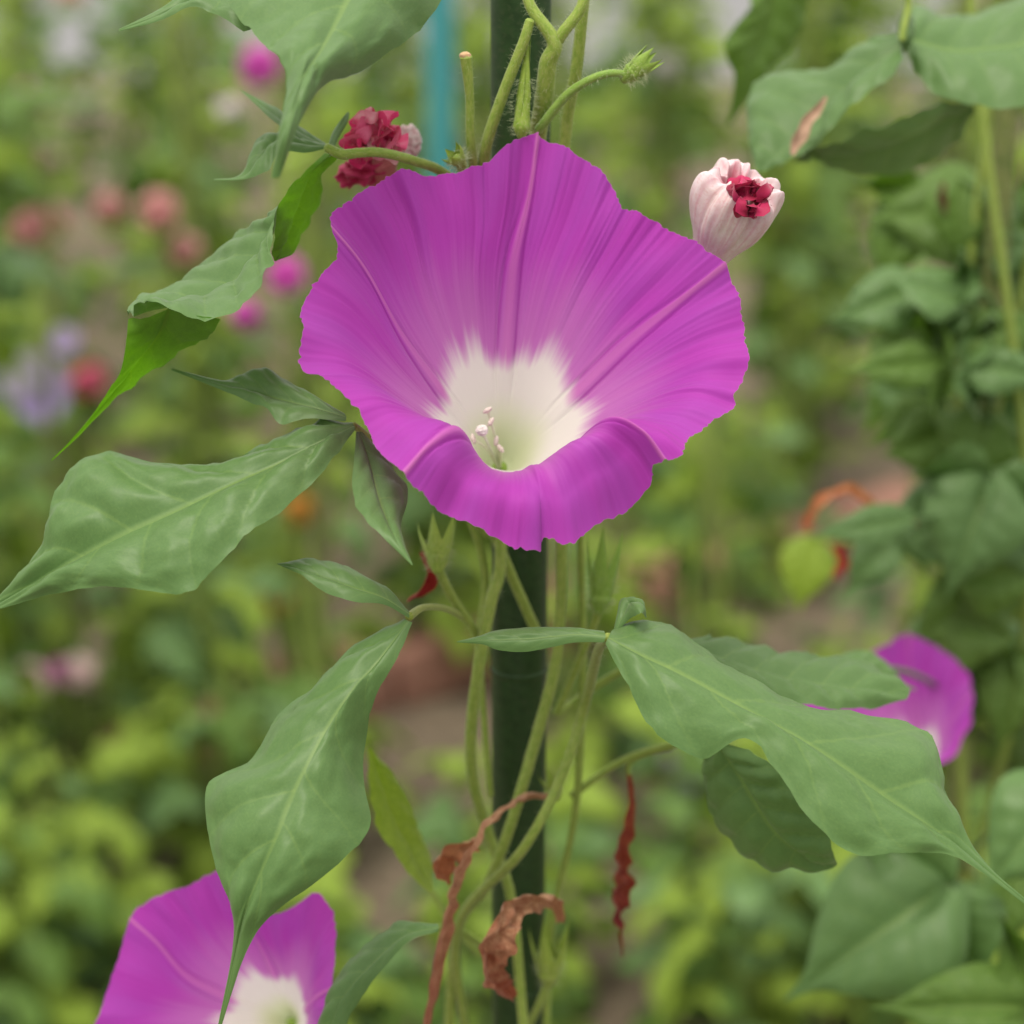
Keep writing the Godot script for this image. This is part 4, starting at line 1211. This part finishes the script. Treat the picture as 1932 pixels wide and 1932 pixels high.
func rolled_bloom(v: Node3D, B: Vector3) -> void:
	# a bloom past its day: tube below, limb rolled inwards in five soft folds, crimson inside
	var f := Node3D.new()
	f.name = "faded_flower"
	f.set_meta("label", "rolled-up faded bloom, blush white outside and crimson inside")
	v.add_child(f, true)
	var top := W(1390, 374, -22)
	var low := W(1385, 560, -66)
	var A := (cam_t.basis * Vector3(0.32, 0.74, 0.6)).normalized()
	var up := cam_t.basis.y
	var E2 := (up - A * up.dot(A)).normalized()
	var E1 := E2.cross(A)
	var mb := MB.new()
	var pp := PackedVector3Array()
	var uu := PackedVector2Array()
	var cc := PackedColorArray()
	# profile: radius in px, height in px along the axis, share of crimson
	var prof := [[16, -270, 0.0], [25, -215, 0.0], [34, -160, 0.0], [54, -108, 0.0], [82, -58, 0.0], [97, -10, 0.0], [95, 26, 0.02], [78, 40, 0.08], [60, 34, 0.2], [48, 12, 0.6], [30, -6, 1.0]]
	var n := 120
	var m := 150
	for i in n + 1:
		var s := float(i) / n
		var x := s * (prof.size() - 1)
		var ii := mini(int(x), prof.size() - 2)
		var fr := x - ii
		var q := cr(Vector3(prof[maxi(0, ii - 1)][0], prof[maxi(0, ii - 1)][1], prof[maxi(0, ii - 1)][2]), Vector3(prof[ii][0], prof[ii][1], prof[ii][2]), Vector3(prof[ii + 1][0], prof[ii + 1][1], prof[ii + 1][2]), Vector3(prof[mini(prof.size() - 1, ii + 2)][0], prof[mini(prof.size() - 1, ii + 2)][1], prof[mini(prof.size() - 1, ii + 2)][2]), fr)
		for j in m + 1:
			var a := TAU * j / m
			var fold := pow(absf(sin(a * 2.5 + 0.9)), 0.55)
			var grow := smoothstep(0.25, 0.55, s)
			var rr := q.x * (1.0 - 0.3 * grow * (1.0 - fold))
			var hh := q.y + grow * (fold - 0.6) * 16.0 * smoothstep(0.4, 0.6, s)
			var w := even.get_noise_3d(cos(a) * 1.6, sin(a) * 1.6, s * 3.0)
			rr += w * 9.0 * grow
			hh += even.get_noise_3d(cos(a) * 2.2 + 9.0, sin(a) * 2.2, s * 3.0) * 22.0 * smoothstep(0.5, 0.7, s)
			rr += even.get_noise_3d(cos(a) * 9.0, sin(a) * 9.0, s * 2.0) * 1.2
			pp.append(top + (E1 * cos(a) + E2 * sin(a)) * rr * PX * 0.92 + A * hh * PX)
			uu.append(Vector2(float(j) / m * 3.0, s))
			var blush := Color(0.76, 0.73, 0.64).lerp(Color(0.74, 0.62, 0.62), smoothstep(0.25, 0.5, s + w * 0.25))
			blush = blush.lerp(Color(0.82, 0.72, 0.76), smoothstep(0.55, 0.68, s + w * 0.1))
			var grain := noise.get_noise_3d(cos(a) * 24.0, sin(a) * 24.0, s * 2.0)
			blush = blush.lerp(Color(0.6, 0.24, 0.32), clampf(grain * 0.9, 0.0, 0.5) * smoothstep(0.2, 0.4, s))
			cc.append(blush.lerp(Color(0.5, 0.02, 0.1), clampf(q.z + grain * 0.4 * smoothstep(0.7, 0.9, s), 0.0, 1.0)))
	mb.grid(n + 1, m + 1, pp, uu, cc, true)
	part(f, "rolled_limb", mb, mats.bloom, B)
	var ib := MB.new()
	crumple(ib, top + (E1 * 14.0 - E2 * 6.0) * PX + A * 8.0 * PX, A, 46.0 * PX, 0.5, 0.4, 0.7, Color(0.34, 0.006, 0.05), Color(0.5, 0.014, 0.11), 19, 70)
	part(f, "crumpled_limb", ib, mats.bloom, B)
	var rr3 := RandomNumberGenerator.new()
	rr3.seed = 6
	for k in 9:
		var a3 := TAU * k / 9.0 + rr3.randf()
		var cu := 1418.0 + cos(a3) * 28.0
		var cv := 378.0 + sin(a3) * 17.0
		ribbon(f, B, "petal_fold", [[cu - 22 * cos(a3 * 2.0), cv - 15 * sin(a3 * 2.0), -16], [cu, cv, -10 + rr3.randf() * 4.0], [cu + 26 * cos(a3 * 2.0 + 0.5), cv + 18 * sin(a3 * 2.0 + 0.5), -13]], [10, 17, 9], mats.bloom, Color(0.3, 0.006, 0.04), Color(0.46, 0.014, 0.1), rr3.randf() * 1.5, rr3.randf() * 3.0)
	var tb := MB.new()
	var base := top - A * 250.0 * PX
	tube(tb, PackedVector3Array([base + A * 0.002, base - A * 0.006 + Vector3(0, -0.004, 0), W(1250, 700, -80), W(1050, 760, -74)]), [0.0022, 0.0016, 0.0012, 0.0012], Color.WHITE, 9, 24)
	part(f, "stalk", tb, mats.stem, B)

func red_bloom(v: Node3D, B: Vector3) -> void:
	var f := Node3D.new()
	f.name = "faded_flower"
	f.set_meta("label", "crumpled crimson and pink faded bloom behind a bent petiole")
	v.add_child(f, true)
	var mb := MB.new()
	var up := cam_t.basis.y
	crumple(mb, W(708, 262, -52), up, 40.0 * PX, 0.95, 0.4, 0.8, Color(0.5, 0.012, 0.1), Color(0.66, 0.2, 0.28), 23, 60)
	part(f, "crumpled_limb", mb, mats.bloom, B)
	mb = MB.new()
	for k in 16:
		var a3 := TAU * k / 16.0 * 2.6 + rng.randf()
		var rad := 18.0 + 36.0 * rng.randf()
		var cu := 708.0 + cos(a3) * rad
		var cv := 258.0 + sin(a3) * rad * 0.85
		var lean := a3 + 1.2 + rng.randf()
		ribbon(f, B, "petal_fold", [[cu - 24 * cos(lean), cv - 22 * sin(lean), -46], [cu, cv, -38 - rng.randf() * 6.0], [cu + 26 * cos(lean + 0.6), cv + 22 * sin(lean + 0.6), -44]], [12, 23, 11], mats.bloom, Color(0.74, 0.04, 0.2), [Color(0.8, 0.22, 0.36), Color(0.86, 0.62, 0.66), Color(0.66, 0.03, 0.14)][k % 3], rng.randf() * 1.2, rng.randf() * 2.6)
	crumple(mb, W(770, 268, -52), up, 25.0 * PX, 1.3, 0.25, 1.2, Color(0.7, 0.46, 0.5), Color(0.78, 0.64, 0.66), 27, 50)
	part(f, "rolled_limb", mb, mats.bloom, B)
	mb = MB.new()
	crumple(mb, W(684, 322, -54), (cam_t.basis * Vector3(0.9, 0.35, 0)).normalized(), 26.0 * PX, 1.7, 0.5, 0.8, Color(0.36, 0.006, 0.05), Color(0.5, 0.03, 0.12), 29, 50)
	part(f, "crumpled_limb", mb, mats.bloom, B)
	mb = MB.new()
	tube(mb, pts3([[715, 300, -54], [728, 360, -62], [760, 440, -70]]), [34.0 * PX, 28.0 * PX, 14.0 * PX], Color(0.5, 0.16, 0.15), 20, 20, 0.2)
	part(f, "tube", mb, mats.bloom, B)
	mb = MB.new()
	tube(mb, pts3([[758, 436, -70], [800, 520, -72], [930, 640, -60]]), [0.0014, 0.0012, 0.0012], Color.WHITE, 8, 16)
	part(f, "stalk", mb, mats.stem, B)
